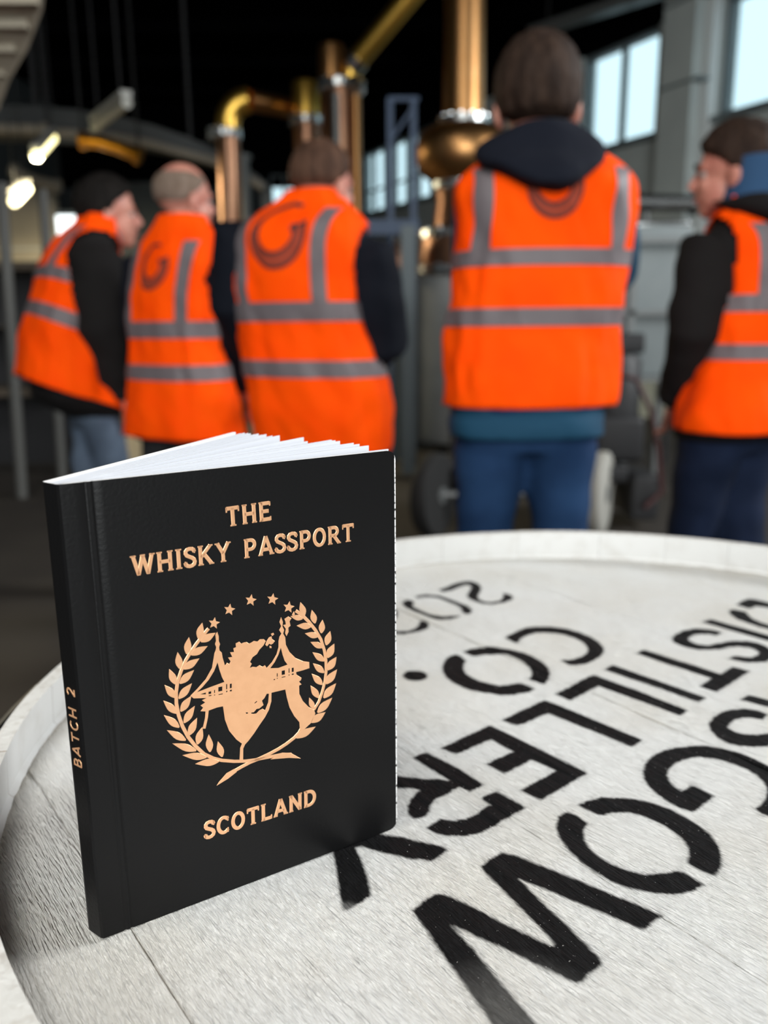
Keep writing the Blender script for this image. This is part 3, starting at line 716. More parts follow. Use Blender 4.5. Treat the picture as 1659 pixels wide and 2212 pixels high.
    # reflective bands and straps (pieces of the vest)
    for y0, y1 in bands:
        za, zb = at(crown[0], y1, d - .11)[2], at(crown[0], y0, d - .11)[2]; bv = []; bf_ = []
        for z in np.linspace(za, zb, 5):
            for k in range(n): bv.append(S(2 * math.pi * k / n, z, OFF + .0025))
        Bv = np.array(bv)
        for j in range(4):
            for k in range(n):
                k2 = (k + 1) % n; q = (j*n+k, j*n+k2, (j+1)*n+k2, (j+1)*n+k)
                if not inarm(Bv[list(q)].mean(0)): bf_.append(q)
        mobj('reflective_band', bv, bf_, m_reflect, vest, True)
    zb1 = at(crown[0], bands[0][0], d - .11)[2]
    for sx_ in (-1, 1):
        for front in (False, True):
            bv = []; bf_ = []
            zs2 = [z for z in np.linspace(zb1, ztop - .004, 40) if abs(strap_x) + .02 < ring(z, 0)[0] * .97]
            base = len(bv)
            for z in zs2:
                for xo in (-.021, -.007, .007, .021): bv.append(back(sx_ * strap_x + xo, z, OFF + .003, front))
            for j in range(len(zs2) - 1):
                for k in range(3):
                    q = (base + 4*j+k, base + 4*j+k+1, base + 4*j+5+k, base + 4*j+4+k)
                    if not inarm(np.mean([bv[i] for i in q], 0)): bf_.append(q)
            mobj('reflective_strap', bv, bf_, m_reflect, vest, True)
    if logo:
        zl = at(crown[0], logo[0], d - .11)[2]; R = logo[1]
        def cres(t0, t1, wf, ro, off, name, m):
            bv = []; bf_ = []; N = 40
            for i in range(N + 1):
                t = math.radians(t0 + (t1 - t0) * i / N); w = wf(i / N)
                for k in range(4):
                    rr = ro * (1 - w * k / 3); bv.append(back(rr * math.cos(t), zl + rr * math.sin(t) * 1.08, OFF + off))
            for i in range(N):
                for k in range(3): bf_.append((4*i+k, 4*i+k+1, 4*i+5+k, 4*i+4+k))
            mobj(name, bv, bf_, m, vest, True)
        cres(70, 385, lambda s: .13 + .40 * math.sin(min(1, s * 1.15) * math.pi * .62) ** 2, R, .0022, 'logo_outline', m_logo_dark)
        cres(120, 378, lambda s: .05 + .30 * math.sin(min(1, s * 1.15) * math.pi * .62) ** 2, R * .90, .0032, 'logo_fill', m_logo)
        t = MB(); bv = [back(R * .55 + R * .14 * math.cos(q), zl + R * .22 + R * .14 * math.sin(q), OFF + .0036) for q in np.linspace(0, 2*math.pi, 14, endpoint=False)]
        mobj('logo_dot', bv, [tuple(range(14))], m_logo_dark, vest)
    # --- hood / collar
    if hood:
        mb = MB(); hm = hood.get('mat', m_hood); rr_ = []
        n_ = len(hood['rows'])
        for k, (y, xl, xr) in enumerate(hood['rows']):
            q = lpx((xl + xr) / 2, y, -.09); w = (xr - xl) / 2 * (d - .09) * 1.02 / FPX; s = k / (n_ - 1)
            zq = q[2]; Aq, Bq, cxq, cyq = ring(min(zq, ztop), 0)
            ctr = neck0[1] - .01 if zq > ztop else cyq - Bq - .012 + .045 * (1 - s)
            s2 = min(1, s * 1.8); rr_.append((q[0], (neck0[1] - .015) * (1 - s2) + (cyq - Bq - .004) * s2, zq, w, .10 * (1 - s2) + .062 * s2))
        loft(mb, rr_[::-1])
        hd = remeshed(mb, .008, 5)
        co = np.empty(len(hd.vertices) * 3); hd.vertices.foreach_get('co', co); co = co.reshape(-1, 3)
        co += np.array([[0, mnoise.noise(seed + Vector((x * 10, y * 10, z * 8))) * .012, mnoise.noise(seed + Vector((x * 8, y * 8 + 5, z * 8))) * .012] for x, y, z in co])
        hd.vertices.foreach_set('co', co.ravel()); hd.update()
        meobj('hood', hd, hm, root)
    if collar:
        mb = MB(); c = neck0 + (0, 0, .03); pts = []
        rr = collar.get('r', .075)
        prof = []
        for z, g in ((-.03, 1.12), (.0, 1.05), (.03, 1.0), (collar['h'], 1.03), (collar['h'] + .004, .93), (.0, .9), (-.03, .95)):
            prof.append((rr * g, z))
        mb.lathe(prof, c, 32, cap=False); mb.build('collar', collar['mat'], root, True)
    return root

HB = dict(mat=m_hair_brown, nape=-.80, side=-.10, front=.42, thick=.020, top=.5)
# tallest man: full back view, blue jacket, black hood, hands held in front
person('tall brown haired man in orange vest over blue jacket with black hood, seen from behind', 2.0, 0, 4, (1163, 84, 0.03),
    [(872, 962, 1312), (820, 960, 1322), (760, 965, 1330), (700, 972, 1334), (640, 979, 1339), (570, 985, 1345), (510, 986, 1358), (455, 982, 1370), (410, 983, 1370), (375, 1000, 1358), (348, 1040, 1320), (322, 1080, 1275), (300, 1105, 1240)],
    [dict(pts=[(1030, 440, .07), (1020, 600, .17), (1090, 690, .34)], r=(.060, .052, .042)), dict(pts=[(1330, 435, .06), (1332, 590, .16), (1255, 690, .34)], r=(.062, .053, .042))],
    dict(HB, thick=.014, top=.3, nape=-.72), [(1044, 1120), (1216, 1120)], at(1130, 940, 2.0)[2], [(537, 573), (665, 704)], logo=(405, .062), mj=m_teal, mt=m_denim,
    hood=dict(rows=[(256, 1118, 1228), (266, 1092, 1250), (284, 1062, 1276), (306, 1042, 1295), (330, 1037, 1302), (354, 1048, 1290), (376, 1078, 1262), (398, 1104, 1238), (416, 1138, 1202)]), hscale=1.08, strap_x=.152, hips=(.188, .170, .84))
# third man from the left: stocky, crescent logo, navy sleeves
person('stocky man in orange vest with ring logo and navy sleeves, standing behind the upright booklet', 2.6, 22, 40, (700, 306, 0.02),
    [(968, 560, 842), (900, 546, 846), (850, 540, 842), (800, 530, 825), (740, 522, 800), (660, 506, 790), (600, 500, 788), (540, 494, 795), (500, 500, 800), (470, 530, 780), (445, 580, 755), (425, 620, 735), (412, 640, 722)],
    [dict(pts=[(505, 520, .02), (500, 660, .03), (548, 770, .16)], r=(.075, .066, .05)), dict(pts=[(800, 560, -.04), (826, 735, -.02), (800, 770, .24)], r=(.088, .080, .06))],
    dict(mat=m_hair_red, nape=-.36, side=-.02, front=.5, thick=.008, top=.6), [(625, 1100), (775, 1100)], .70, [(652, 694), (778, 815)], logo=(508, .088), mj=m_navy, mt=m_blacktrouser, hips=(.17, .165, .76))
# second man from the left: balding
person('balding man with cropped grey hair in orange vest, second visitor from the left', 3.02, 32, 48, (398, 348, 0.03),
    [(938, 268, 532), (890, 268, 522), (830, 275, 505), (770, 279, 494), (700, 277, 484), (640, 276, 480), (580, 284, 485), (540, 296, 480), (515, 308, 468), (495, 325, 455), (478, 342, 440), (465, 355, 432)],
    [dict(pts=[(305, 580, .10), (298, 700, .13), (335, 800, .22)], r=(.07, .06, .05)), dict(pts=[(478, 605, -.05), (502, 730, -.03), (535, 835, .08)], r=(.080, .066, .05))],
    dict(mat=m_hair_grey, nape=-.42, side=.0, front=.7, thick=.005, bald=.62), [(335, 1060), (465, 1060)], .72, [(694, 731), (788, 822)], logo=(575, .072), mj=m_navy, mt=m_blacktrouser, hips=(.16, .16, .76))
# leftmost man: dark hair, turned to the right, black sleeve towards us
person('dark haired man facing right in orange vest with black sleeve, leftmost of the visitors', 3.38, 58, 66, (232, 380, 0.02),
    [(850, 50, 262), (800, 54, 250), (740, 54, 245), (680, 62, 245), (620, 74, 250), (570, 90, 258), (530, 112, 265), (505, 128, 265), (488, 150, 255), (474, 172, 248), (464, 188, 245)],
    [dict(pts=[(212, 565, -.13), (226, 710, -.15), (262, 858, -.08)], r=(.105, .09, .062)), dict(pts=[(230, 560, .26), (250, 700, .3), (300, 790, .3)], r=(.07, .06, .05))],
    dict(mat=m_hair_dark, nape=-.95, side=-.02, front=.62, thick=.013, top=.2), [(190, 1060), (250, 1060)], at(180, 895, 3.38)[2], [(592, 622), (682, 716)], mj=m_charcoal, mt=m_greydenim,
    collar=dict(mat=m_black, h=.05, r=.07), flare=.08, hemtilt=.085, hscale=1.08, hips=(.15, .155, .74), strap_x=.12)
# right hand man: facing left, dark sleeve, hood with blue collar
person('brown haired man facing left in orange vest over dark hooded jacket with blue collar', 2.35, -38, -62, (1590, 264, 0.04),
    [(918, 1450, 1800), (880, 1452, 1795), (820, 1480, 1790), (760, 1500, 1788), (700, 1508, 1788), (640, 1512, 1790), (570, 1512, 1795), (520, 1512, 1795), (490, 1518, 1780), (465, 1535, 1755), (445, 1558, 1720), (430, 1575, 1695), (418, 1590, 1685)],
    [dict(pts=[(1530, 545, -.07), (1500, 715, -.08), (1462, 862, .06)], r=(.082, .070, .055)), dict(pts=[(1770, 560, .08), (1800, 720, .1), (1740, 820, .28)], r=(.075, .066, .05))],
    dict(HB, thick=.014, top=.3, front=.34), [(1500, 1120), (1612, 1120)], .80, [(637, 674), (742, 776)], mj=m_charcoal, mt=m_darkdenim,
    hood=dict(rows=[(424, 1585, 1690), (436, 1578, 1725), (455, 1580, 1750), (480, 1600, 1762), (505, 1622, 1760), (528, 1660, 1740)], mat=m_charcoal), hscale=1.0, collar=dict(mat=m_bluecollar, h=.085, r=.088), hips=(.17, .17, .78), strap_x=.16)
# ------------------------------------------------------------------ the white-headed cask
HZ = 0.94
BC = np.array([0.127, 0.365]); GA = math.radians(-53.0)
cask = empty('barrel', (BC[0], BC[1], 0), 'upright oak barrel with white painted head and black stencilled lettering', 'barrel', rotz=GA)
gx, gy = np.array([math.cos(GA), math.sin(GA)]), np.array([-math.sin(GA), math.cos(GA)])
def hl(px, py):
    p = onz(px, py, HZ)[:2] - BC; return np.array([p @ gx, p @ gy])
def crop(ox, oy, s, pts): return [(ox + s * x, oy + s * y) for x, y in pts]
LET = []
def let(ox, oy, s, pts, rep=None):
    LET.append(np.array([hl(*q) for q in crop(ox, oy, s, pts)]))
A_ = (840, 1240, .18083); B_ = (1080, 1330, .20494); C_ = (1360, 1270, .18023); D_ = (1360, 1480, .18023); E_ = (840, 1540, .26522); F_ = (1180, 1700, .25316); G_ = (860, 1820, .36166); H_ = (690, 1770, .18083)
two = [(600,190),(700,150),(820,110),(920,85),(1000,92),(1070,120),(1105,165),(1090,210),(1065,250),(1060,280),(1085,310),(1150,332),(1230,338),(1300,325),(1350,300),(1370,265),(1365,235),(1400,228),(1450,245),(1480,275),(1470,305),(1420,325),(1340,345),(1240,364),(1140,360),(1050,334),(970,302),(935,270),(940,240),(970,200),(985,160),(960,135),(900,140),(820,165),(720,200),(650,215)]
let(*A_, two)
let(*A_, [(320,265),(400,245),(500,243),(600,255),(720,300),(850,350),(940,385),(995,430),(975,475),(910,480),(875,450),(870,415),(800,370),(700,325),(600,285),(500,272),(400,275),(340,285)])
let(*A_, [(160,330),(220,310),(280,318),(300,340),(280,370),(300,400),(380,440),(480,480),(560,500),(650,510),(750,508),(850,495),(830,520),(750,540),(640,548),(520,535),(400,490),(280,440),(200,400),(165,365)])
_t = LET[0]; _sh = hl(*crop(*A_, [(420, 612)])[0]) - hl(*crop(*A_, [(1425, 275)])[0])
_c = _t.mean(0); LET.append((_t - _c) * 1.0 + _c + _sh)
LET.append(np.array([hl(*crop(*A_, [(315,1218)])[0]) + .0068 * np.array([math.cos(t), math.sin(t)]) for t in np.linspace(0, 2*math.pi, 20, endpoint=False)]))
let(*B_, [(60,235),(120,195),(200,155),(300,125),(420,115),(560,122),(700,140),(830,175),(950,225),(1040,280),(1090,340),(1095,380),(1060,430),(990,475),(900,508),(800,522),(730,515),(640,468),(760,462),(850,440),(910,405),(930,365),(915,325),(870,285),(790,240),(690,205),(580,185),(480,178),(380,185),(290,205),(220,240),(185,290),(120,265)])
LET.append(np.array([hl(*q) for q in crop(*A_, [(880,925),(1000,888),(1120,874),(1250,872)]) + crop(*B_, [(0,343),(120,360),(250,395),(360,440),(450,495),(510,555),(528,610),(510,670),(470,715),(430,712),(300,665),(335,625),(335,590),(310,545),(250,495),(170,455),(90,420),(0,402)]) + crop(*A_, [(1250,955),(1150,960),(1030,978),(990,975)])]))
LET.append(np.array([hl(*q) for q in crop(*A_, [(640,1100),(680,1020),(740,975),(800,962),(860,985),(920,1035),(895,1080),(890,1140),(920,1195),(990,1240),(1080,1280),(1180,1310)]) + crop(*B_, [(0,742),(90,728),(200,712),(250,725),(370,775),(320,800),(220,822),(100,834),(0,835)]) + [(1045,1497),(1012,1489.7),(979,1475)] + crop(*A_, [(690,1240),(645,1170)])]))
LET.append(np.array([hl(*q) for q in [(1323.9,1437.6),(1525.8,1507.9),(1509.6,1518.7),(1305.4,1446.8)]]))
LET.append(np.array([hl(*q) for q in crop(*B_, [(580,825),(985,625)]) + crop(*C_, [(700,1470),(605,1540)]) + crop(*B_, [(1040,745),(740,890)])]))
let(*B_, [(20,1100),(470,890),(1500,1310),(1390,1390),(500,1030),(180,1165)])
let(*C_, [(75,788),(170,745),(1095,1035),(1235,950),(1440,1003),(1040,1253),(840,1188),(985,1082)])
let(*C_, [(1105,535),(1010,505),(900,488),(780,490),(660,510),(560,555),(505,610),(530,655),(610,695),(700,722),(820,745),(950,748),(1080,735),(1200,710),(1320,700),(1430,712),(1510,735),(1555,770),(1540,800),(1480,825),(1400,838),(1300,822),(1250,820),(1190,855),(1300,880),(1420,898),(1540,900),(1640,880),(1700,845),(1720,790),(1690,735),(1620,690),(1520,655),(1400,638),(1280,632),(1160,645),(1040,672),(940,690),(850,690),(770,670),(715,640),(700,615),(725,585),(790,562),(870,552),(950,556),(1030,575)][::-1])
let(*C_, [(870,408),(965,373),(1760,595),(1660,632)])
let(*C_, [(1280,205),(1340,160),(1420,130),(1520,140),(1700,185),(1960,262),(1980,320),(1700,250),(1510,215),(1430,255)])
let(*C_, [(1190,270),(1240,255),(1390,290),(1420,320),(1480,370),(1560,405),(1700,450),(1900,505),(1980,470),(2010,500),(1900,560),(1700,500),(1560,470),(1420,420),(1290,370),(1210,320)])
let(*D_, [(1320,182),(1425,120),(1900,228),(1850,312)])
let(*D_, [(1660,355),(1540,310),(1400,285),(1250,290),(1110,325),(1000,395),(950,470),(975,560),(1060,640),(1180,700),(1330,738),(1500,748),(1660,735),(1800,705),(1830,560),(1660,580),(1550,598),(1420,602),(1310,585),(1230,555),(1170,515),(1200,465),(1260,420),(1350,395),(1450,393),(1530,405),(1590,415)])
let(*D_, [(160,1040),(185,960),(230,890),(310,830),(430,775),(580,745),(760,728),(950,735),(1120,765),(1300,815),(1480,885),(1659,975),(1790,1080),(1860,1180),(1870,1300),(1840,1420),(1780,1520),(1700,1580),(1600,1560),(1500,1485),(1570,1440),(1625,1370),(1650,1290),(1640,1220),(1600,1150),(1530,1085),(1420,1020),(1280,960),(1120,905),(1000,875),(880,862),(760,868),(640,895),(540,940),(470,1010),(450,1080),(480,1160),(540,1220),(620,1270),(660,1260),(740,1205),(1015,1335),(760,1525),(600,1470),(450,1390),(320,1300),(230,1210),(175,1120)])
let(*F_, [(265,155),(350,115),(470,92),(620,88),(760,102),(900,135),(1050,185),(1180,245),(1300,320),(1400,405),(1470,500),(1495,590),(1490,680),(1450,755),(1330,715),(1205,650),(1220,580),(1210,510),(1170,450),(1090,380),(1000,320),(900,275),(790,235),(680,215),(560,215),(450,240),(380,210)])
let(*F_, [(175,205),(260,240),(355,305),(315,370),(325,440),(370,520),(450,590),(560,650),(680,700),(800,735),(900,745),(1000,738),(1110,712),(1160,718),(1350,830),(1250,880),(1130,910),(1000,912),(850,895),(700,860),(560,800),(430,730),(300,640),(190,540),(110,430),(85,340),(100,260)])
let(*G_, [(490,145),(615,60),(690,75),(1580,435),(1465,525),(715,218),(1200,690),(1218,735),(1085,845),(1040,835),(310,488),(530,740),(820,1084),(960,1260),(740,1330),(560,1084),(350,790),(130,470),(85,405),(170,335),(240,308),(300,320),(925,632),(940,615)])
let(*E_, [(420,285),(825,100),(1620,490),(1235,710),(1070,630),(1365,470),(1165,380),(940,495),(790,415),(1015,315),(830,215),(545,335)])
let(*E_, [(195,370),(300,318),(560,450),(775,592),(665,635),(575,605),(480,660),(380,705),(335,760),(330,810),(290,850),(200,868),(160,830),(150,770),(180,700),(250,640),(250,625),(65,610),(-140,590),(-120,490),(65,515),(250,540),(500,555)])
let(*E_, [(750,690),(875,640),(1115,770),(1010,830),(880,910),(740,980),(600,1008),(480,1008),(380,985),(300,945),(420,868),(530,880),(630,865),(730,815),(828,745)])
let(*H_, [(165,410),(200,600),(250,930),(290,1110),(605,920),(610,870),(560,650),(500,480),(430,345),(470,320),(560,345),(700,385),(940,440),(1100,490),(1230,480),(1330,505),(1520,385),(1520,350),(1180,260),(1000,215),(830,200),(400,90),(-250,-160),(-400,-60),(120,240)])
def signed_dist(P, poly):
    x, y = P[:, 0], P[:, 1]; inside = np.zeros(len(P), bool); dmin = np.full(len(P), 1e9)
    n = len(poly)
    for i in range(n):
        a, b = poly[i], poly[(i + 1) % n]; ab = b - a; L = ab @ ab
        if L < 1e-14: continue
        t = np.clip(((x - a[0]) * ab[0] + (y - a[1]) * ab[1]) / L, 0, 1)
        dmin = np.minimum(dmin, (x - a[0] - t * ab[0]) ** 2 + (y - a[1] - t * ab[1]) ** 2)
        c = (a[1] > y) != (b[1] > y)
        if ab[1] != 0: inside ^= c & (x < a[0] + (y - a[1]) * ab[0] / ab[1])
    return np.where(inside, -1, 1) * np.sqrt(dmin)
def ink_field(P):
    sd = np.full(len(P), .006)
    for poly in LET:
        lo, hi = poly.min(0) - .006, poly.max(0) + .006
        k = np.where((P[:, 0] > lo[0]) & (P[:, 0] < hi[0]) & (P[:, 1] > lo[1]) & (P[:, 1] < hi[1]))[0]
        if len(k): sd[k] = np.minimum(sd[k], signed_dist(P[k], poly))
    return sd
FADE = [(hl(1125, 2225), .030, .86), (hl(742, 1990), .010, .55)]
rng = np.random.default_rng(3)
def vnoise(u, v, seed):
    r = np.random.default_rng(seed).random((256, 256)); i, j = np.floor(u).astype(int), np.floor(v).astype(int); a, b = u - i, v - j
    a, b = a*a*(3-2*a), b*b*(3-2*b); g = lambda p, q: r[p % 256, q % 256]
    return (g(i, j)*(1-a) + g(i+1, j)*a)*(1-b) + (g(i, j+1)*(1-a) + g(i+1, j+1)*a)*b - .5
# head material: white paint over coarse grain, black stencil paint driven by the lettering's distance field
hm = bpy.data.materials.new('white_head_paint'); hm.use_nodes = True; nt = hm.node_tree; N = nt.nodes; Lk = nt.links; bs = N['Principled BSDF']
def nd(t, **k):
    n = N.new(t)
    for a, b in k.items(): setattr(n, a, b)
    return n
tc = nd('ShaderNodeTexCoord')
def noise_n(scale, stretch, detail=4):
    mp = nd('ShaderNodeMapping'); mp.inputs['Scale'].default_value = stretch; Lk.new(tc.outputs['Object'], mp.inputs['Vector'])
    n = nd('ShaderNodeTexNoise'); n.inputs['Scale'].default_value = scale; n.inputs['Detail'].default_value = detail; Lk.new(mp.outputs['Vector'], n.inputs['Vector']); return n.outputs['Fac']
def mathn(op, a, b=None, c=None):
    n = nd('ShaderNodeMath', operation=op)
    for i, v in enumerate((a, b, c)):
        if v is None: continue
        if isinstance(v, (int, float)): n.inputs[i].default_value = v
        else: Lk.new(v, n.inputs[i])
    return n.outputs[0]
def maprange(v, a, b, c=0.0, d=1.0):
    n = nd('ShaderNodeMapRange', interpolation_type='SMOOTHSTEP'); Lk.new(v, n.inputs['Value'])
    for k, q in zip(('From Min', 'From Max', 'To Min', 'To Max'), (a, b, c, d)): n.inputs[k].default_value = q
    return n.outputs['Result']
def mix(fac, a, b):
    n = nd('ShaderNodeMix', data_type='RGBA')
    if isinstance(fac, float): n.inputs[0].default_value = fac
    else: Lk.new(fac, n.inputs[0])
    for i, v in ((6, a), (7, b)):
        if isinstance(v, tuple): n.inputs[i].default_value = (*v, 1)
        else: Lk.new(v, n.inputs[i])
    return n.outputs[2]
ink = nd('ShaderNodeAttribute', attribute_name='ink').outputs['Fac']; dens = nd('ShaderNodeAttribute', attribute_name='paint_amount').outputs['Fac']; edge_at = nd('ShaderNodeAttribute', attribute_name='edge_dirt').outputs['Fac']
fine = noise_n(900, (.35, 1, 1), 3); grain = noise_n(420, (.06, 1, 1), 5); grain2 = noise_n(1500, (.10, 1, 1), 3); blot = noise_n(14, (1, 1, 1), 5); dots = noise_n(1100, (1, 1, 1), 2)
e1 = mathn('ADD', ink, mathn('MULTIPLY', mathn('SUBTRACT', fine, .5), 1.5))
soft = maprange(e1, -0.85, 1.15, 1.0, 0.0)
spray = mathn('MULTIPLY', maprange(ink, 0.3, 4.2, 1.0, 0.0), maprange(fine, .50, .68, 0.02, .30))
full = mathn('MAXIMUM', soft, spray)
full = mathn('MULTIPLY', full, mathn('SUBTRACT', 1.0, mathn('MULTIPLY', mathn('SUBTRACT', 1.0, dens), maprange(fine, .35, .65, .8, 1.0))))
full = mathn('MULTIPLY', full, maprange(dots, .73, .76, 1.0, .3))
base = mix(maprange(blot, .35, .75), (.86, .86, .84), (.79, .765, .71))
base = mix(maprange(grain, .62, .80, 0.0, .30), base, (.52, .48, .42))
base = mix(maprange(grain2, .58, .75, 0.0, .10), base, (.50, .475, .43))
base = mix(mathn('MULTIPLY', edge_at, maprange(blot, .3, .6, .35, 1.0)), base, (.34, .27, .18))
col = mix(full, base, (.006, .006, .0066))
Lk.new(col, bs.inputs['Base Color']); bs.inputs['Roughness'].default_value = .65; bs.inputs['Specular IOR Level'].default_value = .15
hgt = mathn('ADD', mathn('MULTIPLY', grain, 1.0), mathn('MULTIPLY', grain2, 1.7))
bp = nd('ShaderNodeBump'); bp.inputs['Strength'].default_value = 1.0; bp.inputs['Distance'].default_value = .0019
Lk.new(hgt, bp.inputs['Height']); Lk.new(bp.outputs['Normal'], bs.inputs['Normal'])
RH = .2893
edges = [-.2893, -.2496, -.110, .004, .112, .214, .2893]
for bi in range(len(edges) - 1):
    t0, t1 = edges[bi] + .00006, edges[bi + 1] - .00006
    nt_ = max(6, int((t1 - t0) / .00135)); T_ = np.sort(np.concatenate([np.linspace(t0, t1, nt_), [t0 + .00025, t1 - .00025]]))
    if bi == 0: T_ = T_[T_ > -RH + .0008]
    if bi == len(edges) - 2: T_ = T_[T_ < RH - .0008]
    Lm = math.sqrt(max(1e-6, RH**2 - min(abs(t0), abs(t1), (0 if t0 * t1 < 0 else 9))**2)); ns = max(8, int(2 * Lm / .0016))
    S_ = np.linspace(-1, 1, ns); L_ = np.sqrt(np.maximum(RH**2 - T_**2, 1e-7))
    Xs = S_[None, :] * L_[:, None]; Ys = np.repeat(T_[:, None], ns, 1); P = np.stack([Xs.ravel(), Ys.ravel()], 1)
    z = .00062 * vnoise(P[:, 0] / .030 + 40 * bi, P[:, 1] / .0026, 5 + bi) + .00045 * vnoise(P[:, 0] / .012, P[:, 1] / .0016, 50 + bi) + .0006 * vnoise(P[:, 0] / .08, P[:, 1] / .03, 90 + bi)
    de = np.minimum(P[:, 1] - t0, t1 - P[:, 1]); z -= .00022 * np.exp(-de / .00010)
    rr = RH - np.hypot(P[:, 0], P[:, 1]); z -= .0022 * np.exp(-rr / .0045)
    z += (bi % 2) * .00015
    sd = ink_field(P) * 1000; den = np.ones(len(P))
    for c, r, mn in FADE:
        dd = np.hypot(P[:, 0] - c[0], P[:, 1] - c[1]) / r; den = np.minimum(den, np.clip(mn + (1 - mn) * (dd - .3) / .7, mn, 1))
    dirt = np.exp(-np.maximum(rr, 0) / .004) + .2 * np.exp(-de / .00007)
    nr = len(T_); ntop = nr * ns
    idx = np.arange(ntop).reshape(nr, ns)
    f = np.stack([idx[:-1, :-1], idx[:-1, 1:], idx[1:, 1:], idx[1:, :-1]], -1).reshape(-1, 4)
    per = np.concatenate([idx[0, :], idx[1:, -1], idx[-1, -2::-1], idx[-2:0:-1, 0]])       # outline, for the side walls
    V = np.column_stack([P, HZ + z]); Vb = V[per].copy(); Vb[:, 2] = HZ - .022
    m_ = len(per); side = np.array([[per[(i+1) % m_], per[i], ntop + i, ntop + (i+1) % m_] for i in range(m_)])
    me = bpy.data.meshes.new('head_board'); Vall = np.vstack([V, Vb]); Fall = np.vstack([f, side])
    me.vertices.add(len(Vall)); me.vertices.foreach_set('co', Vall.ravel()); me.loops.add(Fall.size); me.loops.foreach_set('vertex_index', Fall.ravel().astype(np.int32))
    me.polygons.add(len(Fall)); me.polygons.foreach_set('loop_start', np.arange(0, Fall.size, 4, dtype=np.int32)); me.update(calc_edges=True)
    pad = lambda a, q: np.concatenate([a, np.full(m_, q)]).astype(np.float32)
    for nm_, arr in (('ink', pad(sd, 6)), ('paint_amount', pad(den, 1)), ('edge_dirt', pad(np.clip(dirt, 0, 1), 1))):
        at_ = me.attributes.new(nm_, 'FLOAT', 'POINT'); at_.data.foreach_set('value', arr)
    sm_ = np.zeros(len(Fall), bool); sm_[: len(f)] = True; me.polygons.foreach_set('use_smooth', sm_)
    me.materials.append(hm); o = bpy.data.objects.new('head_board', me); COL.objects.link(o); o.parent = cask
# staves
m_rimrough = mat('white_end_grain', (.64, .63, .60), .8, noise=(220, (.48, .45, .41), .5, .75), bump=(160, .8, .0012))
m_rimin = mat('white_chime_paint', (.56, .56, .55), .55, noise=(60, (.49, .48, .46), .5, .8), bump=(90, .25, .0008))
m_rimblk = mat('black_chime_edge', (.012, .012, .012), .7, noise=(150, (.10, .095, .09), .62, .72))
m_oak = mat('oak_stave', (.20, .115, .055), .65, noise=(30, (.13, .07, .035), .35, .7, (1, 1, .1)))
m_hoop = mat('steel_hoop', (.33, .34, .35), .4, .9, noise=(20, (.22, .21, .20), .4, .7))
ro = lambda z: .358 - .055 * ((z - .48) / .48) ** 2
prof = [(ro(z), z) for z in np.linspace(0.0, .944, 12)] + [(.2972, .9575), (.2955, .960), (.2882, .960), (.2894, .9405), (.278, .93)] + [(ro(z) - .028, z) for z in np.linspace(.9, .02, 8)]
mslot = [0] * 11 + [2, 1, 1, 3, 3] + [0] * 9
NSV = 34; ang = 0.0; wts = np.random.default_rng(5).uniform(.75, 1.25, NSV); wts = wts / wts.sum() * 2 * math.pi
for k in range(NSV):
    a0, a1 = ang + .0003, ang + wts[k] - .0003; ang += wts[k]; vs = []; fs = []; ms = []
    npf = len(prof); seg = 5; dz = random.uniform(-.0002, .0002)
    for s in range(seg + 1):
        a = a0 + (a1 - a0) * s / seg; br = .0001 if s in (0, seg) else 0
        for i, (r, z) in enumerate(prof): vs.append(((r) * math.cos(a), (r) * math.sin(a), z + (dz - br if 12 <= i <= 14 else 0)))
    for s in range(seg):
        for i in range(npf):
            i2 = (i + 1) % npf; fs.append((s*npf+i, (s+1)*npf+i, (s+1)*npf+i2, s*npf+i2)); ms.append(mslot[i])
    fs.append(tuple(range(npf))[::1]); ms.append(0); fs.append(tuple(seg*npf + i for i in range(npf))[::-1]); ms.append(0)
    o = mobj('stave', vs, fs, m_oak, cask)
    for m__ in (m_rimrough, m_rimblk, m_rimin): o.data.materials.append(m__)
    o.data.polygons.foreach_set('material_index', ms); o.data.update()
for z0, z1 in ((.893, .9495), (.79, .835), (.63, .68), (.28, .33), (.125, .17), (.010, .066)):
    pr_ = [(ro(z0) + .0004, z0), (ro(z0) + .0024, z0), (ro(z1) + .0024, z1), (ro(z1) + .0004, z1)]
    vs = []; fs = []; n = 96
    for r, z in pr_:
        for t in range(n): vs.append((r * math.cos(2*math.pi*t/n), r * math.sin(2*math.pi*t/n), z))
    for i in range(4):
        for t in range(n): fs.append((i*n+t, i*n+(t+1) % n, ((i+1) % 4)*n+(t+1) % n, ((i+1) % 4)*n+t))
    h = mobj('hoop', vs, fs, m_hoop, cask, False)
    zc = (z0 + z1) / 2
    MB().lathe([(.006, -.001), (.006, .002), (.003, .004)], n=10).build('rivet', m_hoop, h, loc=(ro(zc) + .002, 0, zc)).rotation_euler = (0, math.pi/2, 0)
MB().lathe([(.285, .03), (.285, .05)], n=48).build('bottom_head', m_oak, cask)
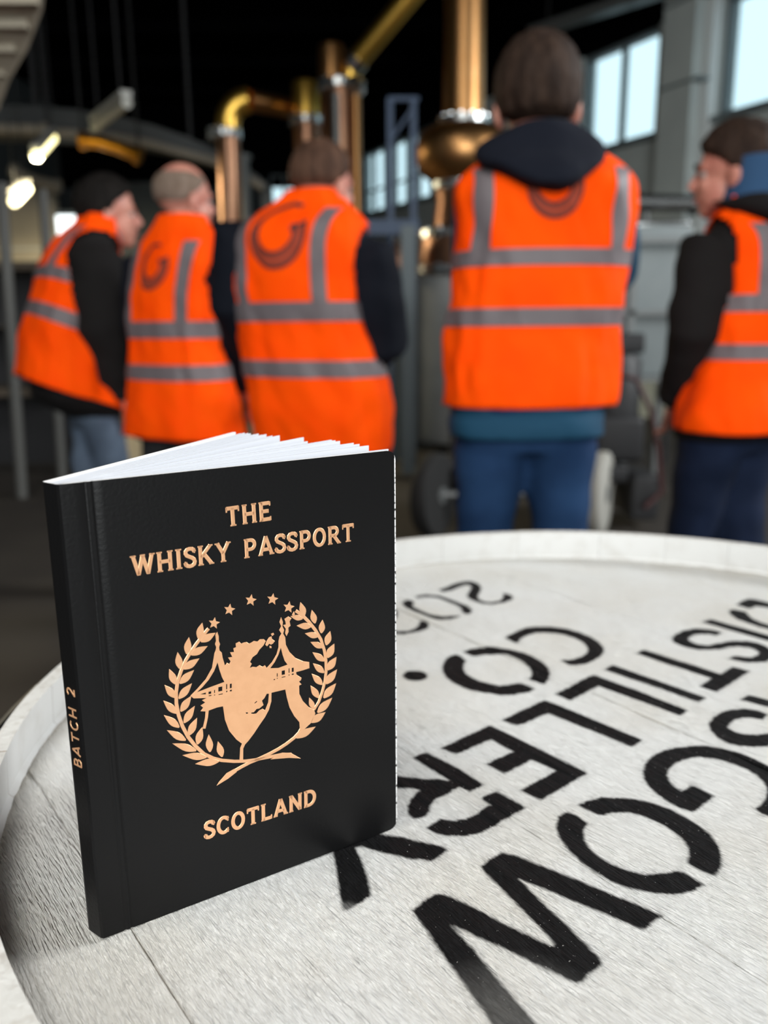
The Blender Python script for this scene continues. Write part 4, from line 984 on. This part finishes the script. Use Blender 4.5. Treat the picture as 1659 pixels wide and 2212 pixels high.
# ------------------------------------------------------------------ the little black booklet standing on the cask
BL = onz(222, 2032, HZ); BR = onz(858, 1790, HZ); SL = onz(190, 2010, HZ)
BH = .1462; ZB = HZ + .0006
CU = (BR - BL) / np.linalg.norm(BR - BL); CN = np.array([CU[1], -CU[0], 0.0])      # cover direction, outward normal (towards the viewer)
CL = float(np.linalg.norm(BR - BL)); bang = math.atan2(CU[1], CU[0])
book = empty('booklet', (BL[0], BL[1], ZB), 'black pocket booklet with copper lettering and emblem standing open on the white barrel head', 'book', rotz=bang)
m_cover = mat('black_leatherette', (.0042, .0042, .0045), .38, spec=.20, bump=(900, .18, .0004))
m_wear = mat('worn_cover_edge', (.70, .70, .70), .8, noise=(700, (.02, .02, .02), .50, .62))
m_core = mat('white_board_core', (.78, .78, .78), .8)
m_page = mat('white_page', (.66, .68, .73), .8, spec=.1)
m_pageprint = mat('pale_page_print', (.62, .68, .70), .7)
m_foil = mat('copper_foil', (.83, .46, .25), .36, .55, noise=(260, (.78, .42, .225), .4, .7), bump=(1500, .03, .0001))
m_foil_dark = mat('copper_foil_edge', (.45, .20, .09), .35, .8)
# booklet frame: x along the front cover (from its spine corner), y = away from the viewer, z up
def cl(px, py, off=0.0):
    p = onplane(px, py, BL + CN * off, CN) - np.array([BL[0], BL[1], ZB]); return np.array([p @ CU, p[2]])
def pl(px, py, z=None):
    p = onz(px, py, (z if z is not None else ZB + BH)) - np.array([BL[0], BL[1], ZB]); return np.array([p @ CU, p @ -CN])
SLl = np.array([(SL - BL) @ CU, (SL - BL) @ -CN])
CT = .0011
# front cover: sheet with two pressed hinge lines and rounded fore-edge corners
rc = .0035; us = sorted(set(list(np.linspace(.0012, CL - rc, 40)) + list(CL - rc + rc * np.sin(np.linspace(0, math.pi/2, 7))) + [.0066, .0070, .0074, .0078, .0086, .0090, .0094, .0098]))
vs = []; fs = []; ms = []; nz = 24
def prof_y(u):
    y = 0.0
    for c, dpt in ((.0072, .00038), (.0092, .00042)): y += dpt * math.exp(-((u - c) / .00042) ** 2)
    y -= .00020 * math.exp(-((u - .0082) / .0005) ** 2)
    return y
for u in us:
    cut = max(0, u - (CL - rc)); dz = rc - math.sqrt(max(0, rc * rc - cut * cut))
    for k in range(nz + 1): vs.append((u, prof_y(u) , dz + (BH - 2 * dz) * k / nz))
nf = len(vs)
for u in us:
    cut = max(0, u - (CL - rc)); dz = rc - math.sqrt(max(0, rc * rc - cut * cut))
    for k in range(nz + 1): vs.append((u, CT + prof_y(u) * .3, dz + (BH - 2 * dz) * k / nz))
nu = len(us)
for i in range(nu - 1):
    for k in range(nz):
        a, b, c, d_ = i*(nz+1)+k, (i+1)*(nz+1)+k, (i+1)*(nz+1)+k+1, i*(nz+1)+k+1
        fs.append((a, b, c, d_)); ms.append(3 if us[i + 1] > CL - .0004 else 0); fs.append((nf+d_, nf+c, nf+b, nf+a)); ms.append(2)
    for k, fl in ((0, True), (nz, False)):
        a, b = i*(nz+1)+k, (i+1)*(nz+1)+k; q = (a, nf+a, nf+b, b) if fl else (a, b, nf+b, nf+a); fs.append(q); ms.append(1)
for k in range(nz):
    a = (nu-1)*(nz+1)+k; fs.append((a, nf+a, nf+a+1, a+1)); ms.append(1)
fc = mobj('front_cover', vs, fs, m_cover, book); fc.data.materials.append(m_core); fc.data.materials.append(m_page); fc.data.materials.append(m_wear); fc.data.polygons.foreach_set('material_index', ms)
sm_ = [m__ == 0 for m__ in ms]; fc.data.polygons.foreach_set('use_smooth', sm_); fc.data.update(); fc.data.set_sharp_from_angle(angle=.7)
# spine: bent strip from the front cover round to the back cover
BD = pl(500, 934) - SLl; BD /= np.linalg.norm(BD)                                    # direction of the back cover
sdir = SLl / np.linalg.norm(SLl); sn_ = np.array([-sdir[1], sdir[0]]); sn_ = sn_ if sn_ @ np.array([-1, -1]) > 0 else -sn_
path = [np.array([.0014, 0.0]), np.array([.0004, .00002]), sdir * .0008 + np.array([0, 0.0]), sdir * .0016, SLl * .5, SLl - sdir * .0012, SLl - sdir * .0003 + BD * .0002, SLl + BD * .0010]
inn = [np.array([.0014, CT]), np.array([.0006, CT]), sdir * .0014 - sn_ * CT, sdir * .002 - sn_ * CT, SLl * .5 - sn_ * CT, SLl - sdir * .0012 - sn_ * CT, SLl - sdir * .0006 - sn_ * CT * .8 + BD * .0006, SLl + BD * .0012 - np.array([-BD[1], BD[0]]) * CT * -1 * -1]
vs = []; fs = []; ms = []
for (x, y), (x2, y2) in zip(path, inn): vs += [(x, y, 0), (x, y, BH), (x2, y2, 0), (x2, y2, BH - .0002)]
for i in range(len(path) - 1):
    a, b = 4*i, 4*(i+1); fs += [(b, a, a+1, b+1), (a+2, b+2, b+3, a+3), (a+1, a+3, b+3, b+1), (b, b+2, a+2, a)]; ms += [0, 1, 1, 1]
sp = mobj('spine', vs, fs, m_cover, book, False); sp.data.materials.append(m_core); sp.data.polygons.foreach_set('material_index', ms); sp.data.update()
# back cover
bn = np.array([-BD[1], BD[0]]); bn = bn if bn[0] < 0 else -bn                        # outward (away from the pages)
q0 = SLl + BD * .0010; q1 = SLl + BD * CL
vs = []; 
for off, z in ((0, 0), (0, BH), (-CT, 0), (-CT, BH)):
    for p in (q0, q1): vs.append((p[0] + bn[0] * off, p[1] + bn[1] * off, z))
bc = mobj('back_cover', vs, [(0, 1, 3, 2), (5, 4, 6, 7), (2, 3, 7, 6), (1, 5, 7, 3), (0, 4, 5, 1), (0, 2, 6, 4)], m_cover, book)
bc.data.materials.append(m_core); bc.data.polygons.foreach_set('material_index', [0, 1, 1, 1, 1, 1]); bc.data.update()
# glued block at the spine and the fanned leaves
def prism(poly, z0, z1, name, m):
    n = len(poly); v = [(x, y, z0) for x, y in poly] + [(x, y, z1) for x, y in poly]
    return mobj(name, v, [tuple(range(n))[::-1], tuple(range(n, 2*n))] + [(i, (i+1) % n, (i+1) % n + n, i + n) for i in range(n)], m, book)
s_a = np.array([.0022, CT + .00015]); s_b = SLl - sdir * .0008 - sn_ * (CT + .0002)
ends_px = [(507, 934.5), (520, 936), (531, 934), (536, 935.5), (541, 936), (550, 938), (558, 936.6), (566, 939), (574.7, 937.7), (588, 941), (602.6, 940.6), (654.8, 944.6), (664, 953), (715.8, 950), (724, 951), (733.8, 952.5), (763.5, 956.5), (776, 959), (795.4, 962.3), (838, 970)]
NP = len(ends_px); starts = [s_b * (1 - k / (NP - 1)) + s_a * (k / (NP - 1)) for k in range(NP)]
HP = BH - .0006
def bez(p0, p1, p2, n=12):
    t = np.linspace(0, 1, n)[:, None]; return (1-t)**2 * p0 + 2*t*(1-t) * p1 + t**2 * p2
curves = []
for k, e_ in enumerate(ends_px):
    p0 = starts[k] ; e2 = pl(*e_, z=ZB + HP); d_ = e2 - p0; L = np.linalg.norm(d_)
    end = p0 + d_ / L * min(L, .1125)
    mid = p0 + d_ / L * .030 + (np.array([1, .35]) / 1.06 * .006 if k < NP - 1 else 0)
    pts = bez(p0, mid, end, 14); curves.append(pts)
for k, pts in enumerate(curves):
    th = .00016 if k not in (0, 10, 11, 13, 18, 19) else .00034
    vs = []; fs = []
    for i, p in enumerate(pts):
        t = pts[min(i+1, 13)] - pts[max(i-1, 0)]; t /= np.linalg.norm(t); nrm = np.array([-t[1], t[0]])
        r = 0 if i < 13 else .0
        for sgn, z in ((1, .0001), (1, HP), (-1, HP), (-1, .0001)): vs.append((p[0] + nrm[0] * th * sgn, p[1] + nrm[1] * th * sgn, z))
    for i in range(13):
        for q in range(4): fs.append((4*i+q, 4*i+(q+1) % 4, 4*i+4+(q+1) % 4, 4*i+4+q))
    fs += [(3, 2, 1, 0), (52, 53, 54, 55)]
    mobj('page', vs, fs, m_page, book)
blk = [s_a + (0, .0001)] + [c[4] for c in curves[::-1]] + [s_b]
blk = [s_a, curves[-1][3] + (0, .0003)] + [curves[k][3] for k in (15, 10, 5)] + [curves[0][3] + (.0003, 0), s_b]
prism(blk, .0002, HP - .0004, 'page_block', m_page)
# faint printed mountain line on one open leaf, near its top edge
pts = curves[10]; MB_ = MB(); 
for i in range(4, 12):
    for s in (0, .5):
        p = pts[i] * (1 - s) + pts[min(i+1, 13)] * s; t = pts[min(i+1, 13)] - pts[i-1]; t /= np.linalg.norm(t); nrm = np.array([t[1], -t[0]])
        w = .0022; h = random.uniform(.0016, .0042); b_ = p + nrm * .00052
        MB_.add([(*(b_ - t * w), HP - .0075), (*(b_ + t * w), HP - .0075), (*(b_ + t * random.uniform(-.001, .001)), HP - .0075 + h)], [(0, 1, 2)])
o = MB_.build('page_print', m_pageprint, book)

# ------------------------------------------------------------------ copper foil: lettering and emblem on the cover
FO = .00009
class Foil:
    def __init__(s): s.v = []; s.f = []
    def strip(s, pts, w, close=False, taper=None):
        """raised stroke with sloping sides along a polyline in cover coordinates"""
        P = [np.array(p, float) for p in pts]; n = len(P); base = len(s.v)
        for i, p in enumerate(P):
            a = P[(i-1) % n] if (close or i > 0) else P[0]; b = P[(i+1) % n] if (close or i < n-1) else P[-1]
            d0 = p - a; d1 = b - p
            d0 = d0 / np.linalg.norm(d0) if np.linalg.norm(d0) > 0 else d1 / np.linalg.norm(d1)
            d1 = d1 / np.linalg.norm(d1) if np.linalg.norm(d1) > 0 else d0
            m = d0 + d1; m = m / np.linalg.norm(m) if np.linalg.norm(m) > 1e-6 else d0; nrm = np.array([-m[1], m[0]]); k = min(1.6, 1 / max(.3, m @ d1))
            ww = (w if taper is None else w * taper(i / (n - 1))) / 2 * k
            for q, off in ((1, 0), (.72, FO), (-.72, FO), (-1, 0)): s.v.append((p[0] + nrm[0] * ww * q, -off - .00002, p[1] + nrm[1] * ww * q))
        for i in range(n if close else n - 1):
            a = base + 4*i; b = base + 4*((i+1) % n)
            for q in range(3): s.f.append((a+q, a+q+1, b+q+1, b+q))
    def poly(s, outer, holes=()):
        cu = bpy.data.curves.new('t', 'CURVE'); cu.dimensions = '2D'; cu.fill_mode = 'FRONT'; cu.extrude = .00003; cu.bevel_depth = .00005; cu.bevel_resolution = 0
        for ring_ in (outer, *holes):
            spn = cu.splines.new('POLY'); spn.points.add(len(ring_) - 1); spn.use_cyclic_u = True
            for pt, q in zip(spn.points, ring_): pt.co = (q[0], q[1], 0, 1)
        o = bpy.data.objects.new('t', cu); COL.objects.link(o); dg = bpy.context.evaluated_depsgraph_get()
        me = o.evaluated_get(dg).to_mesh(); base = len(s.v)
        s.v += [(v.co.x, -v.co.z - .00006, v.co.y) for v in me.vertices]; s.f += [tuple(base + i for i in p.vertices) for p in me.polygons]
        o.evaluated_get(dg).to_mesh_clear(); bpy.data.objects.remove(o); bpy.data.curves.remove(cu)
    def build(s, name, par, m): return mobj(name, s.v, s.f, m, par)
def arc(cx, cy, rx, ry, a0, a1, n=18): return [(cx + rx * math.cos(math.radians(a0 + (a1 - a0) * i / n)), cy + ry * math.sin(math.radians(a0 + (a1 - a0) * i / n))) for i in range(n + 1)]
SS = [(.64,.76),(.60,.86),(.50,.925),(.35,.94),(.20,.91),(.11,.82),(.10,.71),(.17,.61),(.32,.54),(.48,.47),(.60,.38),(.645,.26),(.60,.14),(.48,.07),(.33,.05),(.18,.08),(.08,.16),(.05,.27)]
GL = {  # width, strokes, serif marks (x, y, half length, 'h' or 'v')
 'T': (.92, [[(.05,.92),(.87,.92)], [(.46,0),(.46,.92)]], [(.46,.03,.20,'h'),(.06,.86,.13,'v'),(.86,.86,.13,'v')]),
 'H': (.98, [[(.17,0),(.17,1)], [(.81,0),(.81,1)], [(.17,.50),(.81,.50)]], [(.17,.03,.17,'h'),(.17,.97,.17,'h'),(.81,.03,.17,'h'),(.81,.97,.17,'h')]),
 'E': (.86, [[(.17,0),(.17,1)], [(.17,.08),(.78,.08)], [(.17,.51),(.62,.51)], [(.17,.92),(.76,.92)]], [(.10,.03,.10,'h'),(.10,.97,.10,'h'),(.79,.11,.11,'v'),(.77,.88,.11,'v'),(.63,.51,.10,'v')]),
 'W': (1.36, [[(.12,1),(.40,.05)], [(.40,.05),(.68,.95)], [(.68,.95),(.96,.05)], [(.96,.05),(1.24,1)]], [(.12,.97,.17,'h'),(1.24,.97,.17,'h'),(.68,.97,.15,'h'),(.40,.04,.10,'h'),(.96,.04,.10,'h')]),
 'I': (.42, [[(.21,0),(.21,1)]], [(.21,.03,.19,'h'),(.21,.97,.19,'h')]),
 'S': (.72, [SS], [(.645,.83,.13,'v'),(.055,.19,.13,'v')]),
 'K': (.98, [[(.17,0),(.17,1)], [(.80,.98),(.20,.42)], [(.38,.58),(.84,.03)]], [(.17,.03,.17,'h'),(.17,.97,.17,'h'),(.80,.97,.15,'h'),(.84,.03,.16,'h')]),
 'Y': (.98, [[(.13,1),(.49,.45)], [(.85,1),(.49,.45)], [(.49,.47),(.49,0)]], [(.13,.97,.16,'h'),(.85,.97,.16,'h'),(.49,.03,.18,'h')]),
 'P': (.84, [[(.17,0),(.17,1)], [(.17,.92),(.45,.92)] + arc(.45,.68,.27,.24,90,-90,10) + [(.17,.44)]], [(.17,.03,.18,'h'),(.10,.97,.10,'h')]),
 'A': (1.02, [[(.12,.02),(.51,1)], [(.51,1),(.90,.02)], [(.25,.30),(.77,.30)]], [(.12,.03,.16,'h'),(.90,.03,.17,'h'),(.51,.97,.09,'h')]),
 'O': (.98, ['o', arc(.49,.5,.37,.44,0,342,26)], []),
 'R': (.94, [[(.17,0),(.17,1)], [(.17,.92),(.46,.92)] + arc(.46,.70,.26,.22,90,-90,10) + [(.17,.48)], [(.44,.48),(.82,.03)]], [(.17,.03,.17,'h'),(.10,.97,.10,'h'),(.84,.03,.13,'h')]),
 'C': (.90, [arc(.50,.5,.38,.44,42,318,24)], [(.79,.83,.14,'v'),(.79,.17,.14,'v')]),
 'L': (.82, [[(.17,0),(.17,1)], [(.17,.08),(.76,.08)]], [(.17,.97,.18,'h'),(.10,.03,.10,'h'),(.77,.13,.13,'v')]),
 'N': (1.02, [[(.17,0),(.17,1)], [(.17,.97),(.85,.03)], [(.85,0),(.85,1)]], [(.17,.03,.16,'h'),(.12,.97,.12,'h'),(.85,.97,.16,'h')]),
 'D': (.98, [[(.17,0),(.17,1)], [(.17,.92),(.42,.92)] + arc(.42,.5,.43,.42,90,-90,14) + [(.17,.08)]], [(.10,.03,.10,'h'),(.10,.97,.10,'h')]),
 'B': (.80, [[(.15,0),(.15,1)], [(.15,.93),(.42,.93)] + arc(.42,.73,.23,.20,90,-90,8) + [(.15,.53)], [(.42,.53)] + arc(.42,.30,.28,.23,90,-90,8) + [(.15,.07)]], []),
 '2': (.74, [arc(.36,.70,.27,.24,165,-10,12) + [(.55,.50),(.10,.07)], [(.08,.07),(.68,.07)]], []), ' ': (.62, [], [])}
def text(s, x0, x1, y0, y1, h, w, serif, name, frame=None, gap=.10):
    """letters between two baseline points; one raised foil mesh per letter"""
    tot = sum(GL[c][0] + gap for c in s) - gap; sc = math.hypot(x1 - x0, y1 - y0) / tot; x = 0; ux, uy = (x1 - x0) / math.hypot(x1-x0, y1-y0), (y1 - y0) / math.hypot(x1-x0, y1-y0)
    for c in s:
        wd, st_, se = GL[c]; F = Foil()
        def tr(p): return (x0 + (x + p[0]) * sc * ux - p[1] * h * uy, y0 + (x + p[0]) * sc * uy + p[1] * h * ux)
        close = False
        for q in st_:
            if q == 'o': close = True; continue
            F.strip([tr(p) for p in q], w, close)
        if serif:
            for (sx_, sy_, L, k) in se:
                F.strip([tr((sx_ - L, sy_)), tr((sx_ + L, sy_))] if k == 'h' else [tr((sx_, sy_ - L)), tr((sx_, sy_ + L))], w * .42)
        if F.v:
            if frame: F.v = [frame(v) for v in F.v]
            F.build('foil_letter', fc if not frame else sp, m_foil)
        x += wd + gap
# text placed by its measured ends on the cover
a, b = cl(489, 1137), cl(587, 1123); hh = (cl(487, 1098) - cl(489, 1137))[1]; text('THE', a[0], b[0], a[1] - .0002, b[1], .0062, .00125, True, 'THE', gap=.16)
a, b = cl(283, 1246), cl(765, 1168); text('WHISKY PASSPORT', a[0] + .0003, b[0], a[1], b[1], .0062, .00118, True, 'WP', gap=.13)
a, b = cl(441, 1814), cl(683, 1737); text('SCOTLAND', a[0] + .0002, b[0], a[1], b[1], .0063, .0013, True, 'SCO', gap=.13)
# spine lettering, read upwards
SV = np.array([sdir[0], sdir[1]])
def spf(v):
    # v = (along the reading direction (up), -height above surface, across): reading up, letter tops towards the back cover
    u, off, t = v; p = SV * (.0012 + t) + sn_ * (.00002 - off); return (p[0], p[1], u)
def onsp(px, py):
    n3 = CU * sn_[0] - CN * sn_[1]; p = onplane(px, py, BL, n3) - np.array([BL[0], BL[1], ZB]); return p[2]
z_a, z_b = onsp(172, 1659), onsp(156, 1487)
def text_sp():
    s = 'BATCH 2'; gap = .16; tot = sum(GL[c][0] + gap for c in s) - gap; sc = (z_b - z_a) / tot; x = 0; h = .0040
    for c in s:
        wd, st_, se = GL[c]; F = Foil()
        for q in st_:
            if q == 'o': continue
            F.strip([((z_a + (x + p[0]) * sc), p[1] * h + .0006) for p in q], .00062)
        if F.v:
            F.v = [spf(v) for v in F.v]; F.build('foil_letter', sp, m_foil)
        x += wd + gap
text_sp()
# emblem (traced flat on the cover plane)
EM = (320, 1260, .26522)
def em(pts): return [cl(EM[0] + EM[2] * x, EM[1] + EM[2] * y) for x, y in pts]
emblem = None
def piece(name, outer, holes=()):
    F = Foil(); F.poly(em(outer), [em(h) for h in holes]); return F.build(name, fc, m_foil)
def star(cx, cy, r):
    pts = []
    for k in range(10):
        a = math.radians(-82 + 36 * k); rr = r if k % 2 == 0 else r * .46; pts.append((cx + rr * math.cos(a) * .95, cy + rr * math.sin(a)))
    piece('foil_star', pts)
for c in ((537,325),(662,215),(836,138),(1013,130),(1145,195)): star(*c, 47)
def leaf(tip, base, w=.30):
    t, b = np.array(tip, float), np.array(base, float); d = b - t; n = np.array([-d[1], d[0]]); pts = []; w = min(w, 58 / np.linalg.norm(d))
    prof = [(0, .0), (.12, .28), (.28, .62), (.45, .92), (.60, 1.0), (.75, .85), (.88, .55), (1, .18)]
    for s, q in prof: pts.append(t + d * s + n * q * w * .5)
    for s, q in prof[::-1][:-1]: pts.append(t + d * s - n * q * w * .5)
    piece('foil_leaf', pts)
LO = [((440,322),(410,450)),((332,440),(315,575)),((240,562),(258,695)),((172,700),(222,820)),((135,830),(222,930)),((125,957),(232,1058)),((130,1075),(252,1172)),((155,1197),(305,1277)),((200,1305),(390,1362)),((282,1400),(475,1415)),((385,1470),(575,1448))]
LI = [((548,403),(430,475)),((482,512),(350,582)),((415,612),(290,697)),((372,707),(258,815)),((355,815),(250,938)),((350,918),(265,1042)),((378,1000),(292,1135)),((397,1097),(330,1237)),((440,1172),(400,1310)),((493,1232),(503,1372)),((568,1288),(602,1412))]
RO_ = [((1240,155),(1272,262)),((1333,218),(1358,325)),((1420,298),(1410,405)),((1482,390),(1450,502)),((1515,492),(1460,605)),((1532,600),(1462,705)),((1537,702),(1448,818)),((1529,815),(1430,932)),((1497,933),(1380,1052)),((1442,1050),(1330,1132)),((1362,1168),(1205,1258))]
RI = [((1160,268),(1257,288)),((1210,345),(1328,350)),((1278,408),(1387,432)),((1323,478),(1422,522)),((1340,563),(1434,632)),((1343,653),(1432,727)),((1333,738),(1417,824)),((1323,834),(1388,932)),((1312,932),(1347,1022))]
for q in LO: leaf(*q, w=.46)
for q in LI: leaf(*q, w=.44)
for q in RO_: leaf(*q, w=.46)
for q in RI: leaf(*q, w=.44)
def stem(pts, w, name='foil_stem', taper=None):
    F = Foil(); F.strip(em(pts), w, taper=taper); F.build(name, fc, m_foil)
sc1 = float(np.linalg.norm(em([(600, 900)])[0] - em([(700, 900)])[0]) / 100)
stem([(492,368),(445,425),(395,490),(350,555),(305,630),(268,715),(240,800),(228,890),(230,980),(248,1075),(280,1165),(325,1250),(385,1325),(455,1390),(530,1425),(600,1442),(700,1450),(790,1448),(870,1438),(930,1425),(985,1415),(1080,1395),(1165,1392)], 27 * sc1)
stem([(1200,222),(1250,255),(1310,315),(1365,385),(1408,460),(1435,545),(1448,630),(1450,715),(1440,800),(1418,885),(1390,965),(1350,1030)], 26 * sc1)
stem([(1248,1180),(1230,1215),(1190,1258),(1130,1305),(1060,1350),(985,1390),(900,1430),(830,1458),(760,1495),(690,1535),(640,1565)], 30 * sc1)
piece('foil_stem', [(640,1545),(700,1512),(720,1535),(650,1590),(560,1645),(575,1620)]); piece('foil_stem', [(1090,1380),(1160,1382),(1238,1425),(1150,1420),(1000,1432)])
body = [(540,570),(550,545),(555,520),(545,495),(553,470),(548,420),(562,397),(573,430),(574,470),(584,495),(576,520),(580,548),(598,565),(606,610),(625,672),(642,648),(660,660),(672,635),(652,605),(686,600),(668,562),(700,560),(694,530),(716,520),(713,490),(740,476),(758,492),(775,483),(800,478),(820,492),(838,484),(860,470),(890,475),(910,456),(940,455),(956,470),(938,505),(905,540),(885,575),(850,600),(828,640),(842,655),(825,690),(850,680),(880,684),(905,668),(930,680),(950,668),(965,690),(1010,640),(1045,580),(1062,520),(1062,470),(1070,435),(1086,410),(1068,380),(1084,350),(1070,315),(1082,278),(1096,315),(1092,350),(1106,380),(1098,410),(1115,440),(1120,500),(1150,560),(1200,610),(1260,635),(1310,642),(1312,690),(1250,710),(1203,722),(1207,745),(1247,770),(1243,788),(1226,800),(1247,822),(1228,832),(1230,900),(1258,958),(1308,1010),(1350,1030),(1360,1060),(1330,1132),(1262,1195),(1236,1195),(1232,1130),(1190,1080),(1152,1010),(1130,930),(1117,863),(1003,890),(1002,960),(982,1030),(950,1090),(908,1150),(862,1220),(817,1280),(788,1312),(773,1345),(772,1440),(745,1440),(750,1340),(765,1305),(720,1272),(660,1200),(626,1110),(610,1000),(560,1010),(492,1035),(486,1090),(466,1182),(444,1182),(463,1100),(468,1042),(428,1040),(450,1012),(428,995),(466,970),(440,952),(480,932),(370,936),(345,915),(400,860),(470,780),(520,690)]
holes = [[(565,640),(580,700),(602,765),(622,803),(500,848),(392,890),(440,845),(492,785),(535,715)], [(1080,520),(1095,580),(1112,630),(1136,662),(1060,690),(992,692),(1030,640),(1060,580)], [(965,898),(984,898),(978,970),(952,1035),(930,1022),(905,1035),(882,1060),(858,1064),(838,1062),(838,1052),(860,1048),(882,1022),(905,1018),(938,990),(925,955),(945,935)], [(415,905),(470,887),(470,905)], [(862,975),(885,955),(888,965),(868,980)], [(792,1050),(812,1050),(815,1060),(798,1064)]]
def slot(x, y, w, h, sl=-.22): return [(x, y - sl * 0), (x + w, y + sl * w), (x + w, y + sl * w + h), (x, y + h)]
for x, y, w, h in ((490,882,24,22),(492,912,24,9),(536,868,9,26),(536,905,10,9),(570,845,34,38),(572,903,36,8),(634,820,10,44),(634,875,12,13),(664,818,17,38),(664,868,18,14)): holes.append(slot(x, y, w, h))
for x, y, w, h in ((1020,780,14,9),(1046,732,9,30),(1046,770,9,8),(1086,712,28,36),(1086,762,32,8),(1143,692,9,38),(1143,742,9,10),(1168,688,18,36),(1168,736,18,12)): holes.append(slot(x, y, w, h))
piece('foil_emblem', body, holes)
for pts in ([(965,470),(985,440),(1003,432),(1008,455),(1030,470),(1015,490),(1000,498),(985,490),(968,512),(955,500)], [(1000,412),(1018,403),(1025,415),(1010,428)], [(988,510),(1002,512),(1004,526),(990,526)], [(1110,290),(1140,270),(1165,285),(1150,310),(1158,345),(1140,360),(1142,395),(1126,428),(1116,405),(1122,370),(1100,340),(1122,335),(1118,310)], [(1172,255),(1186,230),(1194,250),(1184,268)]):
    piece('foil_islet', pts)
